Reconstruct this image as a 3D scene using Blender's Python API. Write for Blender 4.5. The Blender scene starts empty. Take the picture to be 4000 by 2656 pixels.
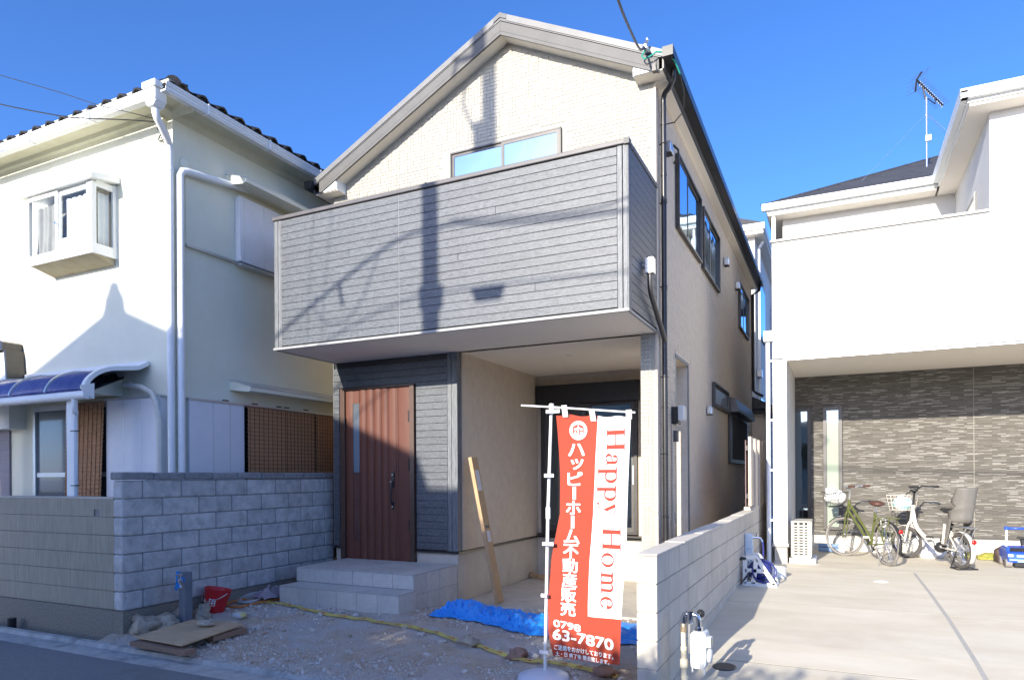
import bpy, bmesh, math, random
from mathutils import Vector, Matrix, noise
import numpy as np
random.seed(7)
R=math.radians
C=bpy.context.scene
COL=C.collection
# ------------------------------------------------------------------ camera, sky, sun, exposure
TH,ROLL=0.445411,-0.005932
cam=bpy.data.cameras.new('camera'); cob=bpy.data.objects.new('camera',cam); COL.objects.link(cob)
_r=Vector((math.cos(TH),math.sin(TH),0)); _f=Vector((-math.sin(TH),math.cos(TH),0)); _u=Vector((0,0,1))
_r2=math.cos(ROLL)*_r+math.sin(ROLL)*_u; _u2=-math.sin(ROLL)*_r+math.cos(ROLL)*_u
m=Matrix(((_r2.x,_u2.x,-_f.x,0),(_r2.y,_u2.y,-_f.y,0),(_r2.z,_u2.z,-_f.z,1.7),(0,0,0,1)))
cob.matrix_world=m
cam.sensor_width=36; cam.sensor_fit='HORIZONTAL'; cam.lens=2655.375/4000*36
cam.shift_y=(1857.76-1328)/4000; cam.clip_end=3000; cam.clip_start=.05
C.camera=cob
C.cycles.diffuse_bounces=10
SUN=Vector((0.135,1,-0.3475)).normalized()
EL=math.asin(-SUN.z); AZ=math.atan2(-SUN.x,-SUN.y)
w=bpy.data.worlds.new('World'); C.world=w; w.use_nodes=True
nt=w.node_tree; nt.nodes.clear()
sky=nt.nodes.new('ShaderNodeTexSky'); sky.sky_type='NISHITA'; sky.sun_disc=False
sky.sun_elevation=EL; sky.sun_rotation=AZ; sky.altitude=0; sky.air_density=0.62; sky.dust_density=0.95; sky.ozone_density=3.0
hs=nt.nodes.new('ShaderNodeHueSaturation'); hs.inputs['Saturation'].default_value=1.15
tm_=nt.nodes.new('ShaderNodeMix'); tm_.data_type='RGBA'; tm_.blend_type='MULTIPLY'; tm_.inputs[0].default_value=1; tm_.inputs[7].default_value=(.735,.785,.95,1)
bg=nt.nodes.new('ShaderNodeBackground'); bg.inputs['Strength'].default_value=0.15
wo=nt.nodes.new('ShaderNodeOutputWorld')
nt.links.new(sky.outputs[0],hs.inputs['Color']); nt.links.new(hs.outputs[0],tm_.inputs[6]); nt.links.new(tm_.outputs[2],bg.inputs['Color']); nt.links.new(bg.outputs[0],wo.inputs['Surface'])
sl=bpy.data.lights.new('sun','SUN'); sl.energy=3.1; sl.angle=R(.5); sl.color=(1,.93,.80)
so=bpy.data.objects.new('sun',sl); COL.objects.link(so); so.rotation_euler=SUN.to_track_quat('-Z','Y').to_euler(); so.location=(-5,-20,20)
vs=C.view_settings; vs.view_transform='Standard'; vs.look='None'; vs.gamma=1; vs.use_curve_mapping=False; vs.exposure=1.44

# ------------------------------------------------------------------ helpers
class MB:
    def __init__(s): s.v=[]; s.f=[]
    def add(s,vs,fs):
        n=len(s.v); s.v+=[tuple(v) for v in vs]; s.f+=[tuple(i+n for i in f) for f in fs]; return s
    def box(s,x0,x1,y0,y1,z0,z1):
        return s.add([(x0,y0,z0),(x1,y0,z0),(x1,y1,z0),(x0,y1,z0),(x0,y0,z1),(x1,y0,z1),(x1,y1,z1),(x0,y1,z1)],
          [(0,3,2,1),(4,5,6,7),(0,1,5,4),(1,2,6,5),(2,3,7,6),(3,0,4,7)])
    def cbox(s,c,h,M=None):
        M=M or Matrix.Identity(3); c=Vector(c)
        vs=[c+M@Vector((sx*h[0],sy*h[1],sz*h[2])) for sz in(-1,1) for sx,sy in((-1,-1),(1,-1),(1,1),(-1,1))]
        return s.add(vs,[(0,3,2,1),(4,5,6,7),(0,1,5,4),(1,2,6,5),(2,3,7,6),(3,0,4,7)])
    def bar(s,p,q,w,h,up=(0,0,1)):
        p=Vector(p);q=Vector(q);d=(q-p);L=d.length;d.normalize();up=Vector(up)
        x=d.cross(up); 
        if x.length<1e-4: x=d.cross(Vector((1,0,0)))
        x.normalize(); z=x.cross(d)
        M=Matrix((x,d,z)).transposed()
        return s.cbox((p+q)/2,(w/2,L/2,h/2),M)
    def tube(s,pts,r,n=8,closed=False,cap=True):
        P=[Vector(p) for p in pts]; k=len(P); rr=r if isinstance(r,(list,tuple)) else [r]*k
        vs=[];fs=[];N=None
        for i in range(k):
            a=P[(i-1)%k] if (closed or i>0) else P[i]; b=P[(i+1)%k] if (closed or i<k-1) else P[i]
            t=(b-a).normalized()
            if N is None:
                N=t.cross(Vector((0,0,1)))
                if N.length<.05: N=t.cross(Vector((1,0,0)))
            N=(N-t*N.dot(t)); N.normalize(); B=t.cross(N)
            for j in range(n):
                an=2*math.pi*j/n; vs.append(P[i]+(N*math.cos(an)+B*math.sin(an))*rr[i])
        for i in range(k if closed else k-1):
            for j in range(n):
                a=i*n+j;b=i*n+(j+1)%n;i2=(i+1)%k
                fs.append((a,b,i2*n+(j+1)%n,i2*n+j))
        if cap and not closed: fs+= [tuple(range(n))[::-1],tuple(range((k-1)*n,k*n))]
        return s.add(vs,fs)
    def prism(s,poly,ax,a,b):
        n=len(poly)
        def P(p,t): return (t,p[0],p[1]) if ax=='x' else ((p[0],t,p[1]) if ax=='y' else (p[0],p[1],t))
        vs=[P(p,a) for p in poly]+[P(p,b) for p in poly]
        fs=[tuple(range(n)),tuple(range(n,2*n))[::-1]]+[(i,i+n,(i+1)%n+n,(i+1)%n) for i in range(n)]
        return s.add(vs,fs)
    def lathe(s,prof,c,n=16,M=None):
        M=M or Matrix.Identity(3); c=Vector(c); k=len(prof); vs=[];fs=[]
        for j in range(n):
            a=2*math.pi*j/n
            for (r,z) in prof: vs.append(c+M@Vector((r*math.cos(a),r*math.sin(a),z)))
        for j in range(n):
            for i in range(k-1):
                fs.append((j*k+i,((j+1)%n)*k+i,((j+1)%n)*k+i+1,j*k+i+1))
        if prof[0][0]>1e-5: fs.append(tuple(j*k for j in range(n))[::-1])
        if prof[-1][0]>1e-5: fs.append(tuple(j*k+k-1 for j in range(n)))
        return s.add(vs,fs)
    def ring(s,c,Rr,r,n=28,m_=8,M=None,sq=1):
        M=M or Matrix.Identity(3); c=Vector(c); vs=[];fs=[]
        for i in range(n):
            a=2*math.pi*i/n
            for j in range(m_):
                b=2*math.pi*j/m_; q=Rr+r*math.cos(b)
                vs.append(c+M@Vector((q*math.cos(a),q*math.sin(a),r*sq*math.sin(b))))
        for i in range(n):
            for j in range(m_): fs.append((i*m_+j,((i+1)%n)*m_+j,((i+1)%n)*m_+(j+1)%m_,i*m_+(j+1)%m_))
        return s.add(vs,fs)
    def sheet(s,fn,nu,nv):
        vs=[fn(i/nu,j/nv) for j in range(nv+1) for i in range(nu+1)]
        fs=[(j*(nu+1)+i,j*(nu+1)+i+1,(j+1)*(nu+1)+i+1,(j+1)*(nu+1)+i) for j in range(nv) for i in range(nu)]
        return s.add(vs,fs)
    def blob(s,c,h,seed=0,amp=.25,sub=2,fr=1.3):
        b=bmesh.new(); bmesh.ops.create_icosphere(b,subdivisions=sub,radius=1)
        vs=[]
        for v in b.verts:
            p=v.co.copy(); k=1+amp*noise.noise(p*fr+Vector((seed*7.3,seed*3.1,seed)))+amp*.4*noise.noise(p*fr*2.7+Vector((seed,9,seed)))
            vs.append((c[0]+p.x*k*h[0],c[1]+p.y*k*h[1],c[2]+p.z*k*h[2]))
        b.verts.index_update(); fs=[tuple(v.index for v in f.verts) for f in b.faces]; b.free()
        return s.add(vs,fs)
    def build(s,name,mat,parent=None,smooth=False,bev=0,norm=True,solid=0,**kw):
        o_=ORI.get(parent.name,Vector()) if parent else Vector()
        me=bpy.data.meshes.new(name)
        vs=s.v if o_.length==0 else [(v[0]-o_.x,v[1]-o_.y,v[2]-o_.z) for v in s.v]
        me.from_pydata(vs,[],s.f); me.validate()
        if norm and len(s.f)<60000:
            b=bmesh.new(); b.from_mesh(me); bmesh.ops.recalc_face_normals(b,faces=b.faces); b.to_mesh(me); b.free()
        if smooth:
            me.polygons.foreach_set('use_smooth',[True]*len(me.polygons))
        for mm in (mat if isinstance(mat,(list,tuple)) else [mat]): me.materials.append(mm)
        ob=bpy.data.objects.new(name,me); COL.objects.link(ob)
        if smooth==2:
            md=ob.modifiers.new('es','EDGE_SPLIT'); md.split_angle=R(40)
        if solid:
            md=ob.modifiers.new('so','SOLIDIFY'); md.thickness=solid; md.offset=0
        if bev:
            md=ob.modifiers.new('bv','BEVEL'); md.width=bev; md.segments=2; md.limit_method='ANGLE'
        if parent: ob.parent=parent; ORI[ob.name]=o_
        for k,v_ in kw.items(): ob[k]=v_
        return ob
ORI={}
def thing(name,label,cat,loc=(0,0,0),group=None,kind=None):
    o=bpy.data.objects.new(name,None); COL.objects.link(o); o.location=loc; o['label']=label; o['category']=cat
    o.empty_display_size=.1
    if group: o['group']=group
    if kind: o['kind']=kind
    ORI[o.name]=Vector(loc); return o
def tag(o,label,cat,group=None,kind=None):
    o['label']=label; o['category']=cat
    if group: o['group']=group
    if kind: o['kind']=kind
    return o
def inst(mesh,name,parent,loc,scale=(1,1,1),rot=None):
    "a piece that shares mesh data; loc in world"
    o=bpy.data.objects.new(name,mesh); COL.objects.link(o)
    o.parent=parent; o.location=Vector(loc)-(ORI.get(parent.name,Vector()) if parent else Vector()); o.scale=scale
    if rot: o.rotation_euler=rot
    ORI[o.name]=Vector(loc)
    return o
def cmesh(name,mat,w,d,h,ch=.006):
    "chamfered block, origin at its centre"
    b=bmesh.new(); bmesh.ops.create_cube(b,size=1); bmesh.ops.scale(b,vec=(w,d,h),verts=b.verts)
    bmesh.ops.bevel(b,geom=b.edges[:],offset=ch,segments=1,affect='EDGES')
    me=bpy.data.meshes.new(name); b.to_mesh(me); b.free(); me.materials.append(mat); return me

# ------------------------------------------------------------------ materials
def M(name,c,c2=None,sc=6,det=6,rough=.7,bump=0,bsc=80,bst=(1,1,1),metal=0,rnd=0,st=(1,1,1),spec=.5,coat=0,lo=.35,hi=.65,stain=None,ior=1.5,bd=.02,rough2=None):
    m=bpy.data.materials.new(name); m.use_nodes=True; n=m.node_tree.nodes; l=m.node_tree.links
    b=n['Principled BSDF']; b.inputs['Roughness'].default_value=rough; b.inputs['Metallic'].default_value=metal
    b.inputs['Specular IOR Level'].default_value=spec; b.inputs['Coat Weight'].default_value=coat; b.inputs['IOR'].default_value=ior
    b.inputs['Base Color'].default_value=(*c,1)
    geo=n.new('ShaderNodeNewGeometry')
    def tex(scale,stretch,detail,typ='n'):
        mp=n.new('ShaderNodeMapping'); mp.inputs['Scale'].default_value=stretch; l.new(geo.outputs['Position'],mp.inputs['Vector'])
        t=n.new('ShaderNodeTexNoise'); t.inputs['Scale'].default_value=scale; t.inputs['Detail'].default_value=detail; t.inputs['Roughness'].default_value=.65
        l.new(mp.outputs[0],t.inputs['Vector']); return t
    out=None
    if c2:
        t=tex(sc,st,det); rp=n.new('ShaderNodeValToRGB'); rp.color_ramp.elements[0].position=lo; rp.color_ramp.elements[1].position=hi
        rp.color_ramp.elements[0].color=(*c,1); rp.color_ramp.elements[1].color=(*c2,1)
        l.new(t.outputs['Fac'],rp.inputs[0]); out=rp.outputs[0]
        if rough2 is not None:
            mr=n.new('ShaderNodeMapRange'); mr.inputs['From Min'].default_value=lo; mr.inputs['From Max'].default_value=hi
            mr.inputs['To Min'].default_value=rough; mr.inputs['To Max'].default_value=rough2
            l.new(t.outputs['Fac'],mr.inputs['Value']); l.new(mr.outputs[0],b.inputs['Roughness'])
    if stain:
        sc_,s_st,col,a0,a1=stain
        t=tex(sc_,s_st,5); rp=n.new('ShaderNodeValToRGB'); rp.color_ramp.elements[0].position=a0; rp.color_ramp.elements[1].position=a1
        rp.color_ramp.elements[0].color=(0,0,0,1); rp.color_ramp.elements[1].color=(1,1,1,1); l.new(t.outputs['Fac'],rp.inputs[0])
        mx=n.new('ShaderNodeMix'); mx.data_type='RGBA'; l.new(rp.outputs[0],mx.inputs[0])
        if out: l.new(out,mx.inputs[6])
        else: mx.inputs[6].default_value=(*c,1)
        mx.inputs[7].default_value=(*col,1); out=mx.outputs[2]
    if rnd:
        oi=n.new('ShaderNodeObjectInfo'); hv=n.new('ShaderNodeHueSaturation'); mr=n.new('ShaderNodeMapRange')
        mr.inputs['To Min'].default_value=1-rnd; mr.inputs['To Max'].default_value=1+rnd; l.new(oi.outputs['Random'],mr.inputs['Value']); l.new(mr.outputs[0],hv.inputs['Value'])
        if out: l.new(out,hv.inputs['Color'])
        else: hv.inputs['Color'].default_value=(*c,1)
        out=hv.outputs[0]
    if out: l.new(out,b.inputs['Base Color'])
    if bump:
        t=tex(bsc,bst,4); bp=n.new('ShaderNodeBump'); bp.inputs['Strength'].default_value=bump; bp.inputs['Distance'].default_value=bd
        l.new(t.outputs['Fac'],bp.inputs['Height']); l.new(bp.outputs[0],b.inputs['Normal'])
    return m
def clearglass(name,a=.75,tint=(.9,.95,1)):
    m=bpy.data.materials.new(name); m.use_nodes=True; n=m.node_tree.nodes; l=m.node_tree.links; n.clear()
    t=n.new('ShaderNodeBsdfTransparent'); t.inputs[0].default_value=(*tint,1); g=n.new('ShaderNodeBsdfGlossy'); g.inputs['Roughness'].default_value=.02
    x=n.new('ShaderNodeMixShader'); lw=n.new('ShaderNodeLayerWeight'); lw.inputs['Blend'].default_value=.25
    mr=n.new('ShaderNodeMapRange'); mr.inputs['To Min'].default_value=1-a; mr.inputs['To Max'].default_value=.9; mr.inputs['To Min'].default_value=.06; mr.inputs['To Max'].default_value=.6; l.new(lw.outputs['Fresnel'],mr.inputs['Value'])
    l.new(mr.outputs[0],x.inputs[0]); l.new(t.outputs[0],x.inputs[1]); l.new(g.outputs[0],x.inputs[2])
    o=n.new('ShaderNodeOutputMaterial'); l.new(x.outputs[0],o.inputs[0]); return m
def mirrorglass(name,base=(.02,.025,.03),k=.7,rough=.015):
    m=bpy.data.materials.new(name); m.use_nodes=True; n=m.node_tree.nodes; l=m.node_tree.links
    b=n['Principled BSDF']; b.inputs['Base Color'].default_value=(*base,1); b.inputs['Roughness'].default_value=.05
    g=n.new('ShaderNodeBsdfGlossy'); g.inputs['Roughness'].default_value=rough; g.inputs[0].default_value=(.58,.80,1,1)
    geo=n.new('ShaderNodeNewGeometry'); t=n.new('ShaderNodeTexNoise'); t.inputs['Scale'].default_value=1.3; l.new(geo.outputs['Position'],t.inputs['Vector'])
    bp=n.new('ShaderNodeBump'); bp.inputs['Strength'].default_value=.02; bp.inputs['Distance'].default_value=.3; l.new(t.outputs['Fac'],bp.inputs['Height']); l.new(bp.outputs[0],g.inputs['Normal'])
    x=n.new('ShaderNodeMixShader'); x.inputs[0].default_value=k; l.new(b.outputs[0],x.inputs[1]); l.new(g.outputs[0],x.inputs[2])
    l.new(x.outputs[0],n['Material Output'].inputs[0]); return m
m_cream=M('cream_siding',(.36,.342,.29),(.385,.366,.312),sc=3,rough=.75,bump=.25,bsc=140,bd=.004)
m_tile=M('cream_tile',(.38,.361,.308),(.405,.386,.332),sc=9,rough=.72,bump=.4,bsc=120,bd=.004,rnd=.03)
m_sidew=M('cream_siding_shade_lift',(.58,.49,.385),(.64,.55,.435),sc=8,rough=.75,bump=.4,bsc=120,bd=.004)  # same siding as the cream tile, colour lightened and warmed to lift shaded walls
m_board=M('charcoal_board',(.030,.036,.043),(.15,.161,.178),sc=50,det=10,rough=.5,bump=.45,bsc=70,bst=(.5,.5,3),st=(.45,.45,3),rnd=.05,bd=.003,spec=.6,lo=.34,hi=.72,stain=(34,(5,5,.5),(.125,.134,.147),.54,.74))
m_boardtrim=M('board_trim',(.085,.09,.096),(.19,.20,.21),sc=28,det=8,rough=.5,st=(4,4,.3),bump=.4,bsc=60,bst=(4,4,.3),bd=.004)
m_fascia=M('fascia_grey',(.088,.085,.081),(.105,.102,.097),sc=5,rough=.55,bump=.2,bsc=150,bd=.003)
m_roofmetal=M('roof_metal',(.085,.085,.085),(.11,.11,.11),sc=4,rough=.42,metal=.2)
m_soffit=M('soffit_white',(.84,.78,.685),(.86,.80,.70),sc=2,rough=.8)
m_white=M('white_paint',(.76,.78,.76),(.82,.82,.8),sc=4,rough=.55)
m_black=M('black_plastic',(.022,.022,.024),(.03,.03,.032),sc=10,rough=.32)
m_sash=M('dark_sash',(.05,.045,.042),(.065,.06,.055),sc=8,rough=.4,metal=.3)
m_bronze=M('bronze_sash',(.075,.070,.068),(.09,.085,.082),sc=8,rough=.4,metal=.3)
m_glass=mirrorglass('window_glass')
m_glassd=mirrorglass('dark_glass',(.015,.016,.018),.16)
m_frost=mirrorglass('frosted_glass',(.13,.14,.145),.3,.12)
m_clear=clearglass('clear_glass',.8)
m_conc=M('base_concrete',(.47,.43,.37),(.57,.53,.46),sc=3,rough=.85,bump=.35,bsc=90,bd=.006,stain=(2.2,(1,1,.6),(.36,.345,.315),.55,.75))
m_step=M('step_tile',(.48,.475,.44),(.56,.55,.52),sc=18,det=8,rough=.6,bump=.15,bsc=90,rnd=.06,bd=.003,stain=(3,(1,1,1),(.44,.43,.40),.5,.75))
m_door=M('brown_door',(.115,.044,.031),(.14,.055,.038),sc=40,det=6,rough=.55,spec=.3,st=(3,3,.1),bump=.15,bsc=80,bst=(3,3,.1),bd=.003)
m_doorf=M('door_frame',(.085,.05,.037),(.10,.06,.045),sc=10,rough=.4,metal=.2)
m_metal=M('galvanised',(.55,.56,.57),(.65,.66,.67),sc=12,rough=.32,metal=.9)
m_chrome=M('chrome',(.75,.75,.76),rough=.12,metal=1)
m_road=M('asphalt',(.16,.16,.165),(.28,.28,.285),sc=120,det=4,rough=.92,bump=.7,bsc=160,bd=.012,stain=(1.6,(1,1,1),(.16,.155,.145),.56,.78))
m_kerb=M('gutter_concrete',(.38,.365,.34),(.52,.50,.46),sc=8,det=8,rough=.92,bump=.5,bsc=70,bd=.01,stain=(3,(1,1,1),(.2,.2,.2),.5,.7))
m_soil=M('gravel_soil',(.45,.335,.235),(.61,.52,.42),sc=7,det=10,rough=.97,bump=1,bsc=42,bd=.03,lo=.3,hi=.7,stain=(1.1,(1,1,1),(.54,.52,.50),.46,.64))
m_grav=M('gravel_stones',(.46,.43,.39),(.66,.62,.575),sc=22,det=3,rough=.9,lo=.3,hi=.7,stain=(9,(1,1,1),(.40,.29,.215),.52,.66))
m_rock=M('rock',(.34,.28,.21),(.52,.455,.36),sc=7,det=8,rough=.92,bump=.8,bsc=30,bd=.02)
m_drive=M('driveway_concrete',(.60,.54,.42),(.69,.635,.52),sc=1.6,det=9,rough=.88,bump=.12,bsc=150,bd=.003,st=(.5,1.6,1),stain=(.9,(1,1,1),(.54,.475,.36),.52,.78),rnd=.015)
m_blockL=M('rough_block',(.45,.445,.43),(.63,.62,.60),sc=9,det=9,rough=.93,bump=.9,bsc=70,bd=.012,rnd=.09,stain=(5,(1,1,1),(.34,.335,.325),.5,.74))
m_capL=M('dark_cap_block',(.20,.205,.21),(.30,.305,.31),sc=14,det=8,rough=.9,bump=.6,bsc=70,bd=.01,rnd=.08)
m_mortar=M('mortar',(.22,.21,.21),(.28,.27,.265),sc=20,rough=.95,bump=.5,bsc=90,bd=.006)
m_blockR=M('smooth_block',(.54,.49,.41),(.62,.57,.485),sc=5,det=9,rough=.9,bump=.3,bsc=110,bd=.004,rnd=.05,stain=(2.5,(1,1,.5),(.48,.42,.34),.55,.78))
m_mortarR=M('pale_mortar',(.42,.385,.325),rough=.95)
m_capR=M('cap_mortar',(.60,.55,.46),(.66,.61,.53),sc=6,rough=.9,bump=.3,bsc=90,bd=.004)
m_ret=M('board_formed_concrete',(.31,.28,.21),(.41,.37,.29),sc=60,det=5,rough=.95,st=(1,1,.06),bump=.6,bsc=130,bst=(1,1,.1),bd=.008,stain=(3,(1,1,.5),(.32,.295,.235),.5,.75))
m_retb=M('pebble_concrete',(.17,.15,.12),(.37,.335,.275),sc=60,det=6,rough=.95,bump=.9,bsc=90,bd=.015)
m_lwall=M('left_stucco',(.73,.715,.575),(.77,.755,.62),sc=2.5,det=8,rough=.9,bump=.35,bsc=180,bd=.004,stain=(1.5,(1,1,.3),(.67,.67,.6),.6,.8))
m_lsoff=M('cream_soffit',(.58,.56,.40),(.64,.62,.47),sc=6,rough=.85)
m_shut=M('shutter_white',(.72,.72,.74),(.76,.76,.78),sc=4,rough=.5)
m_rooft=M('glazed_tile',(.018,.018,.022),(.04,.035,.035),sc=10,rough=.28,spec=.6)
m_canopy=M('blue_polycarbonate',(.06,.075,.26),(.11,.13,.30),sc=5,det=8,rough=.14,spec=.7,rough2=.3)
m_alu=M('silver_aluminium',(.55,.57,.58),(.6,.62,.63),sc=8,rough=.35,metal=.6)
m_reed=M('reed_blind',(.30,.145,.065),(.52,.28,.14),sc=60,det=5,rough=.85,st=(.4,.4,7),bump=.7,bsc=120,bst=(.1,.1,2.5),bd=.006)
m_curt=M('curtain',(.74,.74,.73),(.8,.8,.79),sc=5,rough=.9)
m_dark=M('dark_interior',(.045,.042,.04),rough=.9)
m_beige=M('room_beige',(.3,.27,.23),rough=.9)
m_pvc=M('pvc_pipe',(.76,.77,.77),(.8,.81,.81),sc=6,rough=.4)
m_tapewrap=M('pipe_wrap',(.60,.575,.5),(.66,.64,.57),sc=20,rough=.8,bump=.5,bsc=60,bd=.004)
m_rsid=M('right_white_siding',(.60,.59,.56),(.66,.65,.62),sc=2,rough=.75,bump=.3,bsc=150,bd=.003)
m_slate=M('slate_shingle',(.035,.036,.042),(.055,.056,.062),sc=20,rough=.75,bump=.3,bsc=40,bd=.006,rnd=.12)
m_red=M('banner_red',(.35,.046,.02),(.38,.05,.023),sc=3,rough=.8)
m_bwhite=M('banner_white',(.72,.72,.73),rough=.8)
m_ltr=M('letter_red',(.36,.045,.024),rough=.8)
m_ltw=M('letter_white',(.86,.86,.85),rough=.8)
m_tarp=M('blue_tarp',(.02,.26,.80),(.03,.33,.88),sc=8,rough=.38,bump=.7,bsc=14,bd=.04)
m_yel=M('yellow_tape',(.50,.42,.13),(.60,.51,.14),sc=6,rough=.5)
m_ply=M('plywood',(.47,.33,.19),(.55,.40,.24),sc=7,det=8,rough=.8,st=(.6,1.5,1),bump=.15,bsc=60,bd=.004,stain=(3,(1,1,1),(.36,.27,.18),.5,.8))
m_plank=M('rough_plank',(.22,.135,.09),(.30,.19,.13),sc=20,rough=.85,st=(1,4,4),bump=.3,bsc=70,bd=.005)
m_card=M('cardboard',(.44,.29,.155),(.50,.335,.185),sc=8,rough=.85)
m_bucket=M('red_bucket',(.50,.012,.02),(.55,.018,.028),sc=6,rough=.38)
m_orange=M('orange_hose',(.62,.20,.04),rough=.5)
m_clearh=M('clear_hose',(.5,.5,.5),rough=.3)
m_slate2=M('slate_pvc',(.12,.145,.19),(.15,.175,.22),sc=8,rough=.5)
m_btape=M('blue_masking',(.01,.22,.65),rough=.6)
m_purple=M('dusty_cloth',(.26,.22,.26),(.33,.29,.32),sc=10,rough=.95,bump=.5,bsc=30,bd=.01)
m_gasbody=M('gas_meter_paint',(.74,.74,.70),(.78,.78,.74),sc=6,rough=.5)
m_cpipe=M('cream_pipe',(.70,.64,.48),(.74,.68,.54),sc=8,rough=.5)
m_green=M('olive_frame',(.095,.11,.028),(.11,.125,.035),sc=10,rough=.32,coat=.4)
m_ivory=M('ivory_frame',(.70,.65,.56),(.73,.68,.6),sc=10,rough=.3,coat=.4)
m_rub=M('tyre_rubber',(.075,.07,.066),(.11,.10,.095),sc=30,rough=.85)
m_rubgrey=M('grey_tyre',(.22,.20,.185),(.27,.25,.235),sc=30,rough=.85)
m_leather=M('brown_leather',(.085,.035,.025),(.11,.05,.035),sc=20,rough=.5)
m_seat=M('grey_seat_plastic',(.15,.14,.125),(.17,.16,.145),sc=10,rough=.55)
m_bluehose=M('navy_hose',(.025,.03,.16),(.03,.04,.2),sc=10,rough=.25)
m_paleblue=M('pale_blue_plastic',(.55,.66,.78),(.6,.7,.8),sc=5,rough=.5)
m_toyblue=M('toy_blue',(.02,.08,.55),(.025,.1,.6),sc=6,rough=.3)
m_redlens=M('red_reflector',(.6,.01,.01),rough=.2)
m_skyblue=M('turquoise',(.1,.55,.62),rough=.6)
m_green2=M('hedge_leaf',(.045,.085,.02),(.08,.12,.03),sc=3,rough=.6)
m_wood=M('trunk_bark',(.12,.08,.055),(.18,.13,.09),sc=20,rough=.9)
m_cable=M('cable',(.02,.022,.024),rough=.5)
m_gcable=M('green_cable',(.02,.30,.22),rough=.5)
m_copper=M('bronze_fitting',(.38,.30,.2),(.45,.36,.25),sc=10,rough=.4,metal=.7)
m_gravellike=None
m_mortar0=M('joint_dark',(.09,.085,.075),rough=.95)
m_coping=M('coping_grey',(.085,.078,.08),(.10,.093,.095),sc=6,rough=.45)
m_drip=M('drip_grey',(.27,.27,.265),(.31,.31,.305),sc=6,rough=.5)
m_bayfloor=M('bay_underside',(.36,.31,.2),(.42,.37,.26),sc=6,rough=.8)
m_lowglass=M('brown_glass',(.10,.05,.04),(.12,.06,.05),sc=6,rough=.2)
m_accase=M('ac_casing',(.50,.47,.39),(.54,.51,.43),sc=6,rough=.5)
m_seal=M('grey_sealant',(.26,.265,.27),rough=.7)
m_shadowseam=M('painted_shadow_seam',(.12,.12,.12),rough=.9)  # dark colour for the painted coping shadow and the base seam
m_exp=M('expansion_strip',(.38,.36,.325),(.44,.42,.38),sc=30,rough=.9)
# ------------------------------------------------------------------ setting: ground, road, lot, driveway
def lerpz(t,y):
    if y<=t[0][0]: return t[0][1]
    for (a,b),(c,d) in zip(t,t[1:]):
        if y<=c: return b+(d-b)*(y-a)/(c-a)
    return t[-1][1]
def drive_z(y): return lerpz([(-50,-.012),(4.2,.02),(5.4,.115),(6.5,.2),(8,.26),(9.3,.28),(99,.28)],y)
def lot_z(x,y):
    z=lerpz([(4.4,.005),(5.0,.055),(6.4,.115),(7.3,.075),(7.85,.0)],y)
    k=max(0,min(1,(-5.6-x)/1.1)); z+=.03*k*max(0,min(1,(y-4.5)/.6))
    return z
def struct(o): o['kind']='structure'; return o
g=MB(); g.add([(-600,-600,-.12),(600,-600,-.12),(600,900,-.12),(-600,900,-.12)],[(0,1,2,3)]); struct(g.build('ground',m_kerb,norm=False))
g=MB(); g.sheet(lambda u,v:(-40+80*u,-4.6+(8.78+.06*math.sin(u*40)+(-.16 if u>.45 else 0))*v,.004*math.sin(u*90+v*7)-.004),160,10); struct(g.build('road',m_road,norm=False))
# concrete gutter strip along the lot: a shallow L profile
g=MB(); prof=[(4.02,-.011),(4.3,-.004),(4.33,-.022),(4.42,-.022),(4.45,.012),(4.52,.012),(4.52,-.1),(4.02,-.1)]
g.prism([(p[0],p[1]) for p in prof],'x',-40,-.9); struct(g.build('street_gutter',m_kerb))
# building lot: uneven soil sheet
def lotfn(u,v):
    x=-6.97+5.83*u; y=4.47+3.43*v
    z=lot_z(x,y)+.022*noise.noise(Vector((x*1.7,y*1.7,1)))+.014*noise.noise(Vector((x*5,y*5,4)))+.008*noise.noise(Vector((x*14,y*14,2)))
    e=min(1,(7.9-y)/.25); z=z*e+(-.015)*(1-e)
    return (x,y,z)
g=MB(); g.sheet(lotfn,170,110); lot=struct(g.build('gravel_ground',m_soil,norm=False,smooth=True))
def gz(x,y):
    u=(x+6.97)/5.83; v=(y-4.47)/3.43
    return lotfn(u,max(0,min(1,v)))[2]
# pebbles (nobody could count them): one mesh
rg=np.random.RandomState(3)
ico=bmesh.new(); bmesh.ops.create_icosphere(ico,subdivisions=1,radius=1); iv=np.array([v.co[:] for v in ico.verts]); ico.verts.index_update(); ifc=np.array([[v.index for v in f.verts] for f in ico.faces]); ico.free()
V=[];F=[];n0=0
N=15000
for i in range(N):
    x=rg.uniform(-6.75,-1.3); y=4.45+3.4*rg.rand()**1.15
    dens=noise.noise(Vector((x*.8,y*.8,5)))+.45*noise.noise(Vector((x*2.3,y*2.3,8)))
    if dens< -.05 and rg.rand()<.85: continue
    if -6.34<x<-4.5 and y>6.47: continue
    s=.006+.012*rg.rand()**2.5
    if rg.rand()<.022: s=.018+.02*rg.rand()
    z=gz(x,y)+s*.2
    A=rg.normal(size=(3,3)); Q,_q=np.linalg.qr(A)
    vv=(iv*(1+.28*rg.normal(size=(len(iv),1)))*s*np.array([1,rg.uniform(.6,1),rg.uniform(.45,.8)]))@Q
    V.append(vv+np.array([x,y,z])); F.append(ifc+n0); n0+=len(iv)
V=np.concatenate(V);F=np.concatenate(F)
me=bpy.data.meshes.new('gravel'); me.from_pydata(V.tolist(),[],F.tolist()); me.materials.append(m_grav)
o=bpy.data.objects.new('gravel',me); COL.objects.link(o); o['kind']='stuff'; o['label']='loose grey gravel and rubble spread over the unfinished front yard'; o['category']='gravel'
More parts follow.
